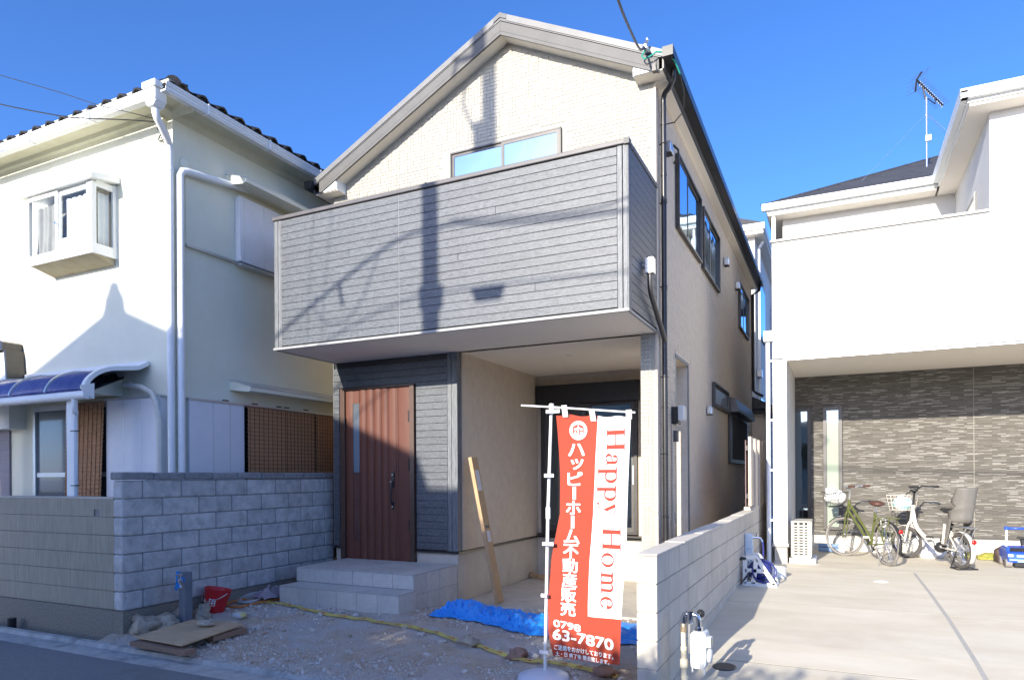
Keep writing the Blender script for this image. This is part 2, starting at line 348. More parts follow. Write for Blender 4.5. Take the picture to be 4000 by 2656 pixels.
# neighbour's driveway: concrete panels with narrow joints over a dark bed
g=MB(); ys=[-3,4.2,5.4,6.5,8,9.3,14.05]
g.sheet(lambda u,v:(-1.14+12*u,ys[round(v*6)],drive_z(ys[round(v*6)])-.0015),1,6); drv=struct(g.build('driveway',m_mortar0,norm=False))
def panel(x0,x1,y0,y1):
    g=MB(); yy=sorted(set([y0,y1]+[y for y in ys if y0<y<y1])); k=len(yy)
    vs=[];fs=[]
    for y in yy: vs+=[(x0,y,drive_z(y)),(x1,y,drive_z(y)),(x0,y,drive_z(y)-.05),(x1,y,drive_z(y)-.05)]
    for i in range(k-1):
        a=i*4;b=a+4; fs+=[(a,a+1,b+1,b),(a,b,b+2,a+2),(a+1,a+3,b+3,b+1)]
    fs+=[(0,2,3,1),((k-1)*4,(k-1)*4+1,(k-1)*4+3,(k-1)*4+2)]
    g.add(vs,fs); g.build('panel',m_drive,drv)
for (y0,y1) in ((4.05,5.893),(5.907,8.053),(8.067,11.24)):
    panel(-1.135,.975,y0,y1); panel(1.012,3.6,y0,y1); panel(3.61,9,y0,y1)
panel(-1.135,9,11.248,14.03)
g=MB()
for y0,y1 in ((4.05,5.9),(5.9,8.06),(8.06,11.24)):
    yy=[y0]+[y for y in ys if y0<y<y1]+[y1]
    for a,b in zip(yy,yy[1:]): g.add([(.975,a,drive_z(a)-.0006),(1.012,a,drive_z(a)-.0006),(1.012,b,drive_z(b)-.0006),(.975,b,drive_z(b)-.0006)],[(0,1,2,3)])
g.build('expansion_joint',m_exp,drv,norm=False)
g=MB(); g.lathe([(0,.002),(.075,.002),(.09,0),(.09,-.02)],(.52,10.16,.284),24); g.build('drain_cover',m_white,drv)
g=MB(); g.lathe([(0,.004),(.085,.004),(.095,0),(.095,-.02)],(-.83,5.72,drive_z(5.72)+.003),24,Matrix.Rotation(R(4.5),3,'X')); g.build('valve_cover',m_black,drv)
# porch slab of the new house
g=MB(); g.box(-4.57,-1.29,7.88,10.6,-.15,.012); struct(g.build('porch_floor',m_conc))

# ------------------------------------------------------------------ the new house
H=thing('main_house','new two-storey house with grey boarded balcony, gable roof and brown door','house',(-4.27,7.9,0))
XL,XR,YF,YE=-6.65,-1.885,7.9,17.8
ZS=3.374; RX=-3.79; TAN=.5
def zroof(x): return 7.514-TAN*abs(x-RX)
# concrete base
g=MB(); g.box(XL+.01,-4.59,YF+.01,YF+.16,-.3,.665); g.box(-4.74,-4.59,YF+.16,10.62,-.3,.665); g.box(-4.59,XR-.01,10.62,10.77,-.3,.665)
g.box(XR-.15,XR-.01,9.69,10.62,-.3,.665); g.box(XR-.15,XR-.01,10.77,YE,-.3,.665); g.box(-2.07,XR-.012,YF+.012,8.94,-.3,.2)
g.build('foundation',m_conc,H)
# walls
g=MB()
g.prism([(XL,3.374),(XR-.001,3.374),(XR-.001,zroof(XR)-.1),(RX,zroof(RX)-.1),(XL,zroof(XL)-.1)],'y',YF,YF+.15)
g.build('gable_wall',m_cream,H)
g=MB(); g.box(XL,-5.24,YF,YF+.12,2.97,ZS); g.box(XL,-6.55,YF,YF+.12,.69,2.97); g.box(-5.24,-4.6,YF,YF+.12,.69,ZS)
g.build('entrance_wall',m_black,H)
g=MB(); g.box(-4.72,-4.58,YF+.125,10.61,.69,ZS)
g.box(-4.58,-4.50,10.61,10.75,.69,ZS); g.box(-2.84,XR-.15,10.61,10.75,.69,ZS); g.box(-4.50,-2.84,10.61,10.75,3.18,ZS)
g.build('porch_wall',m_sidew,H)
g=MB(); g.box(-2.08,XR,YF,8.95,.2,ZS); g.build('porch_post',m_cream,H)
g=MB(); g.box(XR-.15,XR,9.68,YE,.68,6.33); g.box(XR-.15,XR,8.95,9.68,3.225,6.33); g.box(XR-.15,XR,YF+.15,8.95,ZS,6.33)
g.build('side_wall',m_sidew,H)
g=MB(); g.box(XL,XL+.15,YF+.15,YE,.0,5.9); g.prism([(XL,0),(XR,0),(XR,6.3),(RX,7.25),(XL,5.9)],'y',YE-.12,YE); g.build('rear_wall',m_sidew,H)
g=MB(); g.box(-2.0,-1.9,9.675,9.68,.7,3.2); 
# corner trims
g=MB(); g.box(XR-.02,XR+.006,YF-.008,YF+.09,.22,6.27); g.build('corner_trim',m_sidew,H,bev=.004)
g=MB(); g.box(XR,XR+.01,9.68,9.76,.7,3.225); g.box(XR,XR+.01,8.9,9.76,3.225,3.27); g.build('opening_trim',m_boardtrim,H)
# tiles of the gable: embossed brick-shaped pieces
def layout(x0,x1,z0,z1,mw,mh,inside,seed):
    rr=random.Random(seed); nx=int((x1-x0)/mw); nz=int((z1-z0)/mh); used=set(); out=[]
    for j in range(nz):
        for i in range(nx):
            if (i,j) in used: continue
            k=rr.random(); w,h=1,1
            if k<.62: w=3
            elif k<.74: h=3
            elif k<.80: w=2
            if w>1 and any((i+q,j) in used or i+q>=nx for q in range(w)): w=1
            if h>1 and (j+h>nz or any((i,j+q) in used for q in range(h))): h=1
            for a in range(w):
                for b in range(h): used.add((i+a,j+b))
            xa=x0+i*mw;za=z0+j*mh
            if inside(xa,za,xa+w*mw,za+h*mh): out.append((xa+w*mw/2,za+h*mh/2,w,h))
    return out
MW,MHh=.046,.046
tiles=layout(XL+.02,XR-.03,4.75,7.4,MW,MHh,lambda a,b,c,d: d<min(zroof(a),zroof(c))-.27 and not(c>-4.70 and a<-3.0 and b<6.05 and d>5.0) ,3)
tm={}
def tmesh(w,h):
    if (w,h) not in tm: tm[(w,h)]=cmesh('tile_%d'%(w*10+h),m_tile,w*MW-.0045,.008,h*MHh-.0045,.0018)
    return tm[(w,h)]
tiles.sort(key=lambda t:-t[2]*t[3]); rnd=random.Random(2)
vis=[t for t in tiles if t[1]>5.05+.05*(t[0]-XL)*0]
for t in vis[:300]: inst(tmesh(t[2],t[3]),'tile',H,(t[0],YF-.002,t[1]))
g=MB(); rest=[t for t in tiles if t not in set(vis[:300])]
def tilebox(g,c,hx,hy,hz): g.cbox(c,(hx,hy,hz))
for t in rest: tilebox(g,(t[0],YF-.002-.0015*rnd.random(),t[1]),t[2]*MW/2-.0022,.004,t[3]*MHh/2-.0022)
tp=layout(-2.08,XR-.03,.22,ZS,MW,MHh,lambda *a:True,5)
for t in tp: tilebox(g,(t[0],YF-.002,t[1]),t[2]*MW/2-.0022,.004,t[3]*MHh/2-.0022)
g.build('tile_field',m_tile,H,norm=False,kind='stuff')
g=MB()
def clear_side(a,b,c,d):
    for (y0,y1,z0,z1) in ((8.9,10.68,4.86,5.96),(10.76,12.48,4.85,5.93),(8.88,9.78,.6,3.29),(11.7,13.48,2.82,3.3),(13.5,16.6,1.88,3.25),(15.2,16.92,4.8,5.86)):
        if c>y0 and a<y1 and d>z0 and b<z1: return False
    return True
for t in layout(8.02,17.7,.75,6.28,MW,MHh,clear_side,9): tilebox(g,(XR+.001+.0012*rnd.random(),t[0],t[1]),.0028,t[2]*MW/2-.0022,t[3]*MHh/2-.0022)
for t in layout(8.05,10.6,.72,ZS-.02,MW,MHh,lambda *a:True,12): tilebox(g,(-4.579,t[0],t[1]),.0028,t[2]*MW/2-.002,t[3]*MHh/2-.002)
for t in layout(-4.56,-2.05,3.19,ZS-.02,MW,MHh,lambda *a:True,13): tilebox(g,(t[0],10.608,t[1]),t[2]*MW/2-.002,.004,t[3]*MHh/2-.002)
for t in layout(XR-.19,XR-.01,.72,3.2,MW,MHh,lambda *a:True,14): tilebox(g,(t[0],9.678,t[1]),t[2]*MW/2-.002,.004,t[3]*MHh/2-.002)
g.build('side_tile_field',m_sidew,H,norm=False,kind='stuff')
g=MB(); g.box(-2.09,XR-.152,9.68,9.74,.69,3.25); g.build('jamb_panel',m_cream,H)
# flashing under the siding
g=MB(); g.box(XL-.01,-6.5,YF-.03,YF,.66,.685); g.box(-5.22,-4.565,YF-.03,YF,.66,.685); g.box(-4.58,-4.55,YF-.03,10.61,.66,.685); g.box(-4.55,-2.04,10.58,10.61,.66,.685); g.box(XR,XR+.02,9.7,YE,.655,.68)
g.build('base_flashing',m_black,H)
# roof slabs
g=MB(); y0,y1=7.67,YE+.25
for a,b in ((RX,-6.80),(RX,-1.72)):
    g.prism([(a,zroof(a)),(b,zroof(b)),(b,zroof(b)-.09),(a,zroof(a)-.09)],'y',y0,y1)
roof=g.build('roof',m_roofmetal,H)
g=MB(); g.prism([(RX-.09,zroof(RX-.09)+.003),(RX,zroof(RX)+.006),(RX+.09,zroof(RX+.09)+.003),(RX+.09,zroof(RX+.09)-.055),(RX,zroof(RX)-.055),(RX-.09,zroof(RX-.09)-.055)],'y',y0-.012,y1); g.build('ridge_cap',m_roofmetal,roof)
g=MB()
for a,b in ((RX-.091,-6.81),(RX+.091,-1.71)): g.prism([(a,zroof(a)+.004),(b,zroof(b)+.004),(b,zroof(b)-.075),(a,zroof(a)-.075)],'y',y0-.008,y0-.002)
g.build('roof_edge_flashing',M('edge_flash',(.15,.148,.145),(.18,.177,.172),sc=4,rough=.4),roof)
# barge boards with a stepped lower band
g=MB()
for a,b in ((RX-.001,-6.72),(RX+.001,-1.79)):
    g.prism([(a,zroof(a)-.1),(b,zroof(b)-.1),(b,zroof(b)-.262),(a,zroof(a)-.262)],'y',y0,y0+.03)
g.build('barge_board',m_fascia,H)
g=MB()
for a,b in ((RX-.001,-6.72),(RX+.001,-1.79)):
    g.prism([(a,zroof(a)-.215),(b,zroof(b)-.215),(b,zroof(b)-.222),(a,zroof(a)-.222)],'y',y0-.004,y0)
    g.prism([(a,zroof(a)-.227),(b,zroof(b)-.227),(b,zroof(b)-.27),(a,zroof(a)-.27)],'y',y0-.006,y0)
g.build('barge_board_moulding',m_fascia,H)
g=MB()
for a,b in ((RX,-6.45),(RX,-2.06)): g.prism([(a,zroof(a)-.235),(b,zroof(b)-.235),(b,zroof(b)-.25),(a,zroof(a)-.25)],'y',y0+.03,YF)
g.box(XL-.16,XL+.24,y0+.03,YF,5.79,5.80); g.box(XR-.2,XR+.13,y0+.03,YF,6.29,6.30); g.box(XR,XR+.13,YF,YE,6.275,6.30); g.box(XL-.16,XL,YF,YE,5.785,5.80)
g.build('soffit',m_soffit,H)
for pl in ([(-6.72,5.80),(-6.43,5.80),(-6.43,5.965),(-6.72,5.818)],[(-1.80,6.295),(-2.09,6.295),(-2.09,6.43),(-1.80,6.3)]):
    g=MB(); g.prism(pl,'y',y0+.012,y0+.03); x=pl[1][0]; g.box(x,x+.008*(1 if x<-4 else -1),y0+.03,YF,pl[1][1],pl[2][1]); g.build('eave_return',m_white,H)
# eave fascia boards and gutters
g=MB(); g.box(XR+.13,XR+.15,y0+.01,YE+.2,6.29,6.40); g.box(XL-.18,XL-.16,y0+.01,YE+.2,5.78,5.93); g.build('eave_fascia',m_roofmetal,H)
for x0,x1,z in ((-1.735,-1.615,6.37),(-6.93,-6.81,5.86)):
    g=MB(); ya,yb=7.60,18.0
    for (a,b,c,d) in ((x0,x0+.006,z,z+.1),(x1-.006,x1,z,z+.115),(x0,x1,z,z+.006)): g.box(a,b,ya,yb,c,d)
    g.box(x0,x1,ya-.006,ya,z,z+.11); g.box(x0,x1,yb,yb+.006,z,z+.11); g.build('gutter',m_black,H)
g=MB(); g.box(XR+.0,XR+.03,8.9,12.2,6.255,6.272); g.box(XR,XR+.03,13.6,15.4,6.255,6.272); g.build('soffit_vent',m_soffit,H)
# downpipes
px,py=-1.83,8.06
g=MB(); g.tube([(-1.675,7.9,6.37),(-1.675,7.9,6.32),(-1.685,7.92,6.27),(-1.74,7.98,6.225),(-1.80,8.03,6.205),(px,py,6.16),(px,py,6.10),(px,py,.3)],.032,10)
for z in (5.85,5.25,4.95,3.9,2.5,1.2): g.lathe([(.032,-.012),(.037,-.012),(.037,.012),(.032,.012)],(px,py,z),10)
g.build('downpipe',m_black,H,smooth=2)
g=MB()
for z in (5.62,4.92,3.93,2.86,1.95): g.bar((XR,py,z),(px,py,z),.012,.012); g.ring((px,py,z),.036,.005,14,5)
g.build('pipe_bracket',m_black,H)
g=MB(); g.tube([(-1.675,17.75,6.37),(-1.7,17.7,6.2),(-1.83,17.6,6.1),(-1.83,17.6,3.75),(-1.75,17.6,3.68),(-1.6,17.6,3.6)],.035,8); g.build('downpipe',m_black,H,smooth=2)
# balcony drain: rainwater head and elbow
g=MB(); g.tube([(XR,7.25,3.96),(-1.80,7.25,3.96)],.035,10); g.box(-1.845,-1.75,7.20,7.30,3.86,4.03)
g.build('rainwater_head',m_metal,H,bev=.006)
g=MB(); g.tube([(-1.80,7.25,3.86),(-1.80,7.25,3.74),(-1.80,7.27,3.69),(-1.805,7.33,3.65),(-1.825,7.98,3.33),(px,py-.005,3.28),(px,py-.005,3.2)],.029,10); g.build('drain_pipe',m_bronze,H,smooth=2)
# ---------------- balcony
BY=6.70; BX0,BX1=-6.61,-1.885
g=MB(); g.box(BX0+.012,BX1-.012,BY+.014,BY+.14,3.39,5.02); g.box(BX1-.14,BX1-.014,BY+.14,YF,3.39,5.02); g.box(BX0+.014,BX0+.14,BY+.14,YF,3.39,5.02); g.box(BX0+.14,BX1-.14,BY+.14,YF,3.45,3.6)
g.build('balcony_core',m_black,H)
pit=(5.03-3.40)/18; hb=pit-.0032
def boardrow(kind,fixed,a,b,z,th=.016):
    c=(a+b)/2
    if kind=='y': return inst(bmesh_board(b-a),'board',H,(c,fixed,z))
    o=inst(bmesh_board(b-a),'board',H,(fixed,c,z),rot=(0,0,R(90))); return o
bm_={}
def bmesh_board(L,h_=None):
    L=round(L,3)
    if L not in bm_: bm_[L]=cmesh('board',m_board,L,.02,hb,.003)
    return bm_[L]
rb=random.Random(5)
for k in range(18):
    z=3.40+pit*(k+.5)
    for a,b in ((-6.50,-4.667),(-4.657,-1.995)):
        cuts=[a]; 
        off=[.35,1.28,.8,1.75,.55,1.1][k%6]
        if k%5==(1 if a<-5 else 3): cuts.append(a+off)
        cuts.append(b)
        for p,q in zip(cuts,cuts[1:]): boardrow('y',BY,p+.0003,q-.0003,z)
    boardrow('x',BX1,6.79,7.88,z); 
    boardrow('x',BX0,6.79,7.88,z)
g=MB()
for x0,x1 in ((-6.605,-6.555),(-6.548,-6.508),(-1.992,-1.94),(-1.932,-1.887)):
    g=MB(); g.box(x0,x1,BY-.016,BY+.012,3.385,5.03); g.build('corner_board',m_boardtrim,H,bev=.003)
g=MB()
for y0_,y1_ in ((BY-.012,6.74),(6.745,6.785)):
    for xx in (BX0,BX1):
        g=MB(); g.box(xx-.012,xx+.012,y0_,y1_,3.385,5.03); g.build('corner_board',m_board,H,bev=.003)
g=MB(); g.box(-4.666,-4.658,BY-.008,BY+.004,3.39,5.03); g.box(-6.508,-6.5,BY-.01,BY+.004,3.39,5.03); g.build('sealant_joint',m_seal,H)
g=MB(); g.box(BX0-.03,BX1+.02,BY-.035,BY+.16,5.035,5.085); g.box(BX1-.16,BX1+.022,BY+.16,YF-.002,5.035,5.085); g.box(BX0-.03,BX0+.16,BY+.16,YF-.002,5.035,5.085)
cap=g.build('balcony_coping',m_coping,H,bev=.008)
g=MB(); g.box(-4.275,-4.255,BY-.038,BY+.16,5.033,5.088); g.box(BX1-.03,BX1+.026,BY-.04,BY+.05,5.03,5.09); g.build('coping_joint',m_fascia,cap)
g=MB(); g.box(BX0-.015,BX1+.015,BY-.03,BY+.012,3.352,3.382); g.box(BX1-.01,BX1+.015,BY+.012,YF,3.352,3.378); g.box(BX0-.015,BX0+.01,BY+.012,YF,3.352,3.378); g.build('drip_edge',m_drip,H)
g=MB(); g.box(BX0+.012,BX1-.011,BY+.013,YF-.001,3.36,3.376); g.box(-4.58,XR-.151,YF,10.61,3.374,3.4); g.build('porch_ceiling',m_soffit,H)
g=MB(); g.lathe([(0,-.012),(.04,-.012),(.045,0)],(-3.36,8.92,3.374),16); g.build('ceiling_light',m_soffit,H)
# ---------------- entrance wall boards
pe=.0955
eb=lambda L: bm_.setdefault(('e',L),cmesh('board',m_board,L,.02,pe-.0035,.003))
for k in range(28):
    z=.70+pe*(k+.5)
    if z+pe/2>3.37: break
    if z>2.99: inst(eb(1.93),'board',H,(-5.69,YF-.006,z))
    else:
        inst(eb(.50),'board',H,(-4.975,YF-.006,z)); inst(eb(.095),'board',H,(-6.605,YF-.006,z))
for q in ((-4.72,-4.66,YF-.02,YF,.69,ZS),(-4.655,-4.60,YF-.02,YF,.69,ZS),(-6.665,-6.652,YF-.02,YF+.1,.69,ZS)):
    g=MB(); g.box(*q); g.build('corner_board',m_boardtrim,H,bev=.003)
g=MB(); g.box(-4.60,-4.566,YF-.022,YF+.07,.69,ZS); g.build('corner_board',m_boardtrim,H,bev=.003)
# ---------------- entrance door
g=MB(); g.box(-6.515,-6.435,YF-.055,YF+.02,.5,2.975); g.box(-5.31,-5.238,YF-.055,YF+.02,.5,2.975); g.box(-6.435,-5.31,YF-.055,YF+.02,2.945,2.975); g.box(-6.515,-6.44,YF-.03,YF+.02,.47,.5)
dr=g.build('door',m_doorf,H,bev=.004)
g=MB(); g.box(-6.435,-5.31,YF-.01,YF,.52,2.945); g.build('door_leaf',m_doorf,dr)
edges=[-6.432,-6.305,-6.19,-6.063,-5.932,-5.805,-5.682,-5.556,-5.518,-5.313]
for i,(a,b) in enumerate(zip(edges,edges[1:])):
    if i==1:
        for za,zb_ in ((2.755,2.944),(.52,.76)):
            g=MB(); g.box(a,b-.002,YF-.022,YF-.01,za,zb_); g.build('door_panel',m_door,dr)
    else:
        g=MB(); n=6; pts=[]
        for q in range(n+1):
            t=q/n; d=.004+.020*math.sin(math.pi*t)**.7*(1 if i in(2,3,4,5) else .4); pts.append((a+.002+(b-a-.004)*t,YF-.016-d))
        pts+= [(b-.002,YF-.008),(a+.002,YF-.008)]
        g.prism(pts,'z',.52,2.944); g.build('door_panel',m_door,dr)
g=MB(); g.box(-6.303,-6.194,YF-.016,YF-.01,1.76,2.755); g.build('door_glass',m_frost,dr)
g=MB(); g.box(-6.303,-6.194,YF-.015,YF-.01,.76,1.755); g.build('door_glass',m_lowglass,dr)
g=MB(); g.tube([(-5.60,YF-.035,1.64),(-5.60,YF-.075,1.62),(-5.602,YF-.085,1.55),(-5.602,YF-.088,1.42),(-5.60,YF-.08,1.33),(-5.60,YF-.04,1.30)],.013,8); g.box(-5.618,-5.58,YF-.045,YF-.02,1.55,1.76); g.box(-5.615,-5.585,YF-.045,YF-.02,1.24,1.35)
hd=g.build('handle',m_black,dr,smooth=2)
for z in (1.72,1.275):
    g=MB(); g.lathe([(0,.012),(.012,.01),(.014,0)],(-5.60,YF-.046,z),12,Matrix.Rotation(R(90),3,'X')); g.build('lock',m_chrome,hd)
g=MB(); g.box(-5.615,-5.585,YF-.09,YF-.08,1.62,1.64); g.build('latch_button',m_chrome,hd)
for x,z in ((-5.318,2.45),(-5.318,1.78),(-5.318,.95),(-6.43,2.4)):
    g=MB(); g.tube([(x,YF-.06,z),(x,YF-.06,z+.16)],.009,8); g.build('hinge',m_black,dr)
g=MB(); g.box(-6.43,-5.315,YF-.06,YF,.49,.515); g.build('threshold',m_metal,dr)
# ---------------- intercom plate, meters
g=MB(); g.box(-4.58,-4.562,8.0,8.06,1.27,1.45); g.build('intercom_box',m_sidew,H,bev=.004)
# ---------------- windows
def window_y(x0,x1,z0,z1,y,split,fw=.045,dep=.035,mat=m_bronze):
    g=MB(); g.box(x0,x1,y-dep,y+.004,z1-fw*.5,z1); g.box(x0,x1,y-dep,y+.004,z0,z0+fw*.6); g.box(x0,x0+fw*.5,y-dep,y+.004,z0+fw*.6,z1-fw*.5); g.box(x1-fw*.5,x1,y-dep,y+.004,z0+fw*.6,z1-fw*.5)
    fr=g.build('window',mat,H,bev=.003)
    xs=x0+(x1-x0)*split; a0,a1=x0+fw*.5,x1-fw*.5; b0,b1=z0+fw*.6,z1-fw*.5
    for s,(p,q,off) in enumerate(((a0,xs+.02,-.004),(xs-.02,a1,-.02))):
        g=MB(); s_=.036; yy=y+off
        g.box(p,q,yy-.012,yy,b1-s_,b1); g.box(p,q,yy-.012,yy,b0,b0+s_); g.box(p,p+s_,yy-.012,yy,b0+s_,b1-s_); g.box(q-s_,q,yy-.012,yy,b0+s_,b1-s_)
        sa=g.build('sash',mat,fr); g=MB(); g.box(p+s_,q-s_,yy-.006,yy-.003,b0+s_,b1-s_); g.build('glass',m_glass if y<9 else m_glassd,fr)
    return fr
window_y(-4.645,-3.055,4.99,6.015,YF-.008,.495)
def window_x(y0,y1,z0,z1,x,split,mat=m_sash,glass=None):
    fw=.05;dep=.05
    g=MB(); g.box(x,x+dep,y0,y1,z1-.03,z1); g.box(x,x+dep,y0,y1,z0,z0+.03); g.box(x,x+dep,y0,y0+.03,z0+.03,z1-.03); g.box(x,x+dep,y1-.03,y1,z0+.03,z1-.03)
    fr=g.build('window',mat,H,bev=.003)
    a0,a1=y0+.03,y1-.03;b0,b1=z0+.03,z1-.03; ys=y0+(y1-y0)*split
    panes=((a0,ys+.02,.03),(ys-.02,a1,.012)) if split else ((a0,a1,.02),)
    for p,q,off in panes:
        g=MB(); s_=.04; g.box(x+off-.012,x+off,p,q,b1-s_,b1); g.box(x+off-.012,x+off,p,q,b0,b0+s_); g.box(x+off-.012,x+off,p,p+s_,b0+s_,b1-s_); g.box(x+off-.012,x+off,q-s_,q,b0+s_,b1-s_)
        g.build('sash',mat,fr); g=MB(); g.box(x+off-.009,x+off-.006,p+s_,q-s_,b0+s_,b1-s_); g.build('glass',glass or m_glass,fr)
    return fr
X_=XR+.008
for (a,b,c,d) in ((8.95,10.62,4.92,5.90),(10.82,12.43,4.90,5.87),(15.25,16.87,4.85,5.81)):
    fr=window_x(a,b,c,d,X_,.40)
window_x(11.76,13.43,2.85,3.255,X_,0,glass=m_frost)
# porch window with dark room behind
g=MB(); fw=.06; x0,x1,z0,z1=-4.50,-2.845,.75,3.175; y=10.60
g.box(x0,x1,y-.05,y+.12,z1-.3,z1); g.box(x0,x1,y-.04,y+.12,z0,z0+.05); g.box(x0,x0+fw,y-.04,y+.12,z0+.05,z1-.3); g.box(x1-fw,x1,y-.04,y+.12,z0+.05,z1-.3)
fr=g.build('window',m_sash,H,bev=.003)
g=MB(); g.box(x0-.06,x1+.06,y-.12,y-.045,2.88,3.2); g.build('shutter_box',m_black,fr,bev=.006)
for p,q,off in ((x0+fw,-3.63,.0),(-3.69,x1-fw,.03)):
    g=MB(); s_=.05; g.box(p,q,y+off-.02,y+off,2.83,2.875); g.box(p,q,y+off-.02,y+off,.80,.86); g.box(p,p+s_,y+off-.02,y+off,.86,2.83); g.box(q-s_,q,y+off-.02,y+off,.86,2.83); g.build('sash',m_bronze,fr)
    g=MB(); g.box(p+s_,q-s_,y+off-.012,y+off-.008,.86,2.83); g.build('glass',m_glassd,fr)
g=MB(); g.box(-2.92,-2.90,y-.05,y-.02,1.55,1.85); g.build('handle',m_metal,fr)
g=MB(); g.box(x0-.05,x1+.12,y-.1,y-.012,.705,.735); g.build('sill',m_sash,fr)
# vent hoods on the side wall
def vent(y,z,s=.075):
    g=MB(); pr=[(0,s),(s*.95,s),(s*1.25,s*.6),(s*1.3,-s),(0,-s)]
    vs=[];k=len(pr)
    prof=[(XR+.01+p[0],z+p[1]) for p in pr]
    n=8
    for j in range(n+1):
        a=math.pi*j/n; w=s*.95; vs+= []
    g.prism([(p[0],p[1]) for p in prof],'y',y-s*.9,y+s*.9)
    o=g.build('vent_hood',m_metal,H,bev=.02)
    g=MB(); g.box(XR+.015,XR+.01+s*1.2,y-s*.8,y+s*.8,z-s-.004,z-s+.002); g.build('vent_opening',m_dark,o)
vent(8.32,5.68,.075); vent(13.18,5.66,.075); vent(14.76,5.61,.08); vent(11.24,2.73,.07)
# shuttered rear window
g=MB(); g.box(XR,XR+.05,13.6,16.5,1.92,3.0); g.build('window',m_sash,H,bev=.01)
g=MB(); g.prism([(XR,3.2),(XR+.14,3.16),(XR+.2,2.95),(XR+.2,2.9),(XR,2.9)],'y',13.58,16.5); g.build('shutter_box',m_bronze,H)
g=MB(); g.box(XR+.05,XR+.055,13.9,16.3,2.0,2.85); g.build('window_screen',m_dark,H)
# electric meter boxes on the side wall near the front
g=MB(); g.box(XR,XR+.09,8.62,8.80,2.34,2.56); a=g.build('meter_box',m_black,H,bev=.008)
g=MB(); g.box(XR+.09,XR+.16,8.60,8.80,2.38,2.57); g.build('meter_window',M('meter_cover',(.62,.63,.62),rough=.15),a,bev=.012)
g=MB(); g.box(XR,XR+.07,8.64,8.76,2.12,2.26); g.build('junction_box',m_fascia,H,bev=.006)
g=MB(); g.tube([(XR+.02,8.6,2.34),(XR+.02,8.6,.7)],.012,6); g.build('conduit',m_sidew,H)
# service cable bracket at the gable end
g=MB(); g.tube([(-1.93,7.62,6.49),(-1.90,7.60,6.52),(-1.88,7.58,6.47)],.018,6); g.blob((-1.93,7.60,6.54),(.035,.03,.05),3,.3,1); g.blob((-1.90,7.58,6.60),(.02,.02,.03),4,.3,1); g.build('cable_clamp',m_metal,H)
g=MB(); g.prism([(-1.845,6.22),(-1.795,6.22),(-1.805,6.30),(-1.835,6.30)],'y',7.56,7.62); g.tube([(-1.82,7.59,6.44),(-1.83,7.59,6.30)],.004,5); g.build('cable_box',m_black,H)
g=MB(); g.tube([(-1.93,7.60,6.50),(-1.965,7.6,6.44),(-1.94,7.6,6.40),(-1.85,7.59,6.415),(-1.80,7.59,6.44),(-1.72,7.62,6.43),(-1.62,7.7,6.36),(-1.58,7.8,6.25)],.009,6); g.build('drop_wire',m_gcable,H)
g=MB(); g.tube([(-1.58,7.8,6.25),(-1.56,7.95,6.10),(-1.62,8.15,5.99),(-1.75,8.3,5.97),(-1.86,8.4,6.02)],.007,6); g.tube([(-1.86,8.72,5.9),(-1.80,8.75,5.84),(-1.81,8.78,5.74),(-1.87,8.80,5.70)],.014,6); g.build('drop_wire',m_cable,H)
# ---------------- entrance steps (tiled)
ST=thing('entrance_steps','two grey tiled entrance steps in front of the brown door','steps',(-5.45,7.0,.1))
za,zb,zg=.525,.34,.10
g=MB(); g.box(-6.395,-4.585,6.84,YF-.06,-.1,za-.012); g.box(-6.335,-4.545,6.475,6.84,-.1,zb-.012); g.build('step_core',m_mortar,ST)
def til(x0,x1,y0,y1,z0,z1,ch=.003):
    w,d,h=x1-x0-.003,y1-y0-.003,z1-z0-.003
    key=(round(w,3),round(d,3),round(h,3))
    if key not in tm: tm[key]=cmesh('step_tile',m_step,w,d,h,min(ch,.3*min(w,d,h)))
    inst(tm[key],'tile',ST,((x0+x1)/2,(y0+y1)/2,(z0+z1)/2))
n=6; xs=[-6.405+1.83*i/n for i in range(n+1)]
for a,b in zip(xs,xs[1:]):
    for y0_,y1_ in ((6.83,7.13),(7.13,7.43),(7.43,7.73),(7.73,7.86)): til(a,b,y0_,y1_,za-.012,za)
    til(a,b,6.828,6.84,zb,za-.013)
xs=[-6.345+1.81*i/n for i in range(n+1)]
for a,b in zip(xs,xs[1:]):
    til(a,b,6.463,6.828,zb-.012,zb); til(a,b,6.463,6.475,-.06,zb-.013)
for y0_,y1_ in ((6.84,7.13),(7.13,7.43),(7.43,7.73),(7.73,7.88)): til(-4.586,-4.574,y0_,y1_,.27,za-.013); til(-4.586,-4.574,y0_,y1_,.0,.27)
til(-4.546,-4.534,6.475,6.828,-.06,zb-.013); til(-6.407,-6.395,6.84,7.4,.2,za-.013); til(-6.347,-6.335,6.475,6.828,-.06,zb-.013)
# ------------------------------------------------------------------ left block wall
BW=thing('block_wall','rough grey concrete block wall with dark coping beside the entrance steps','wall',(-6.885,6.4,0))
g=MB(); g.box(-6.95,-6.822,4.72,8.06,.29,1.675); g.build('mortar_core',m_mortar,BW)
g=MB(); g.box(-6.965,-6.80,4.70,8.06,-.15,.285); g.build('footing',m_retb,BW)
bl={}
def blockmesh(L):
    L=round(L,3)
    if L not in bl: bl[L]=cmesh('block',m_blockL,L,.15,.19,.012)
    return bl[L]
rb=random.Random(11)
for k in range(7):
    z=.292+.1975*(k+.5); y=4.70
    first=True
    while y<8.04:
        L=.485
        if first: L=.245 if k%2==0 else .485
        if first and k%2==1: L=.245 if False else .485
        L=min(L,8.05-y)
        if L>.05: inst(blockmesh(L-.011),'block',BW,(-6.886+rb.uniform(-.002,.002),y+L/2,z),rot=(0,0,R(90)))
        y+=L; first=False
yy=4.68; cm={}
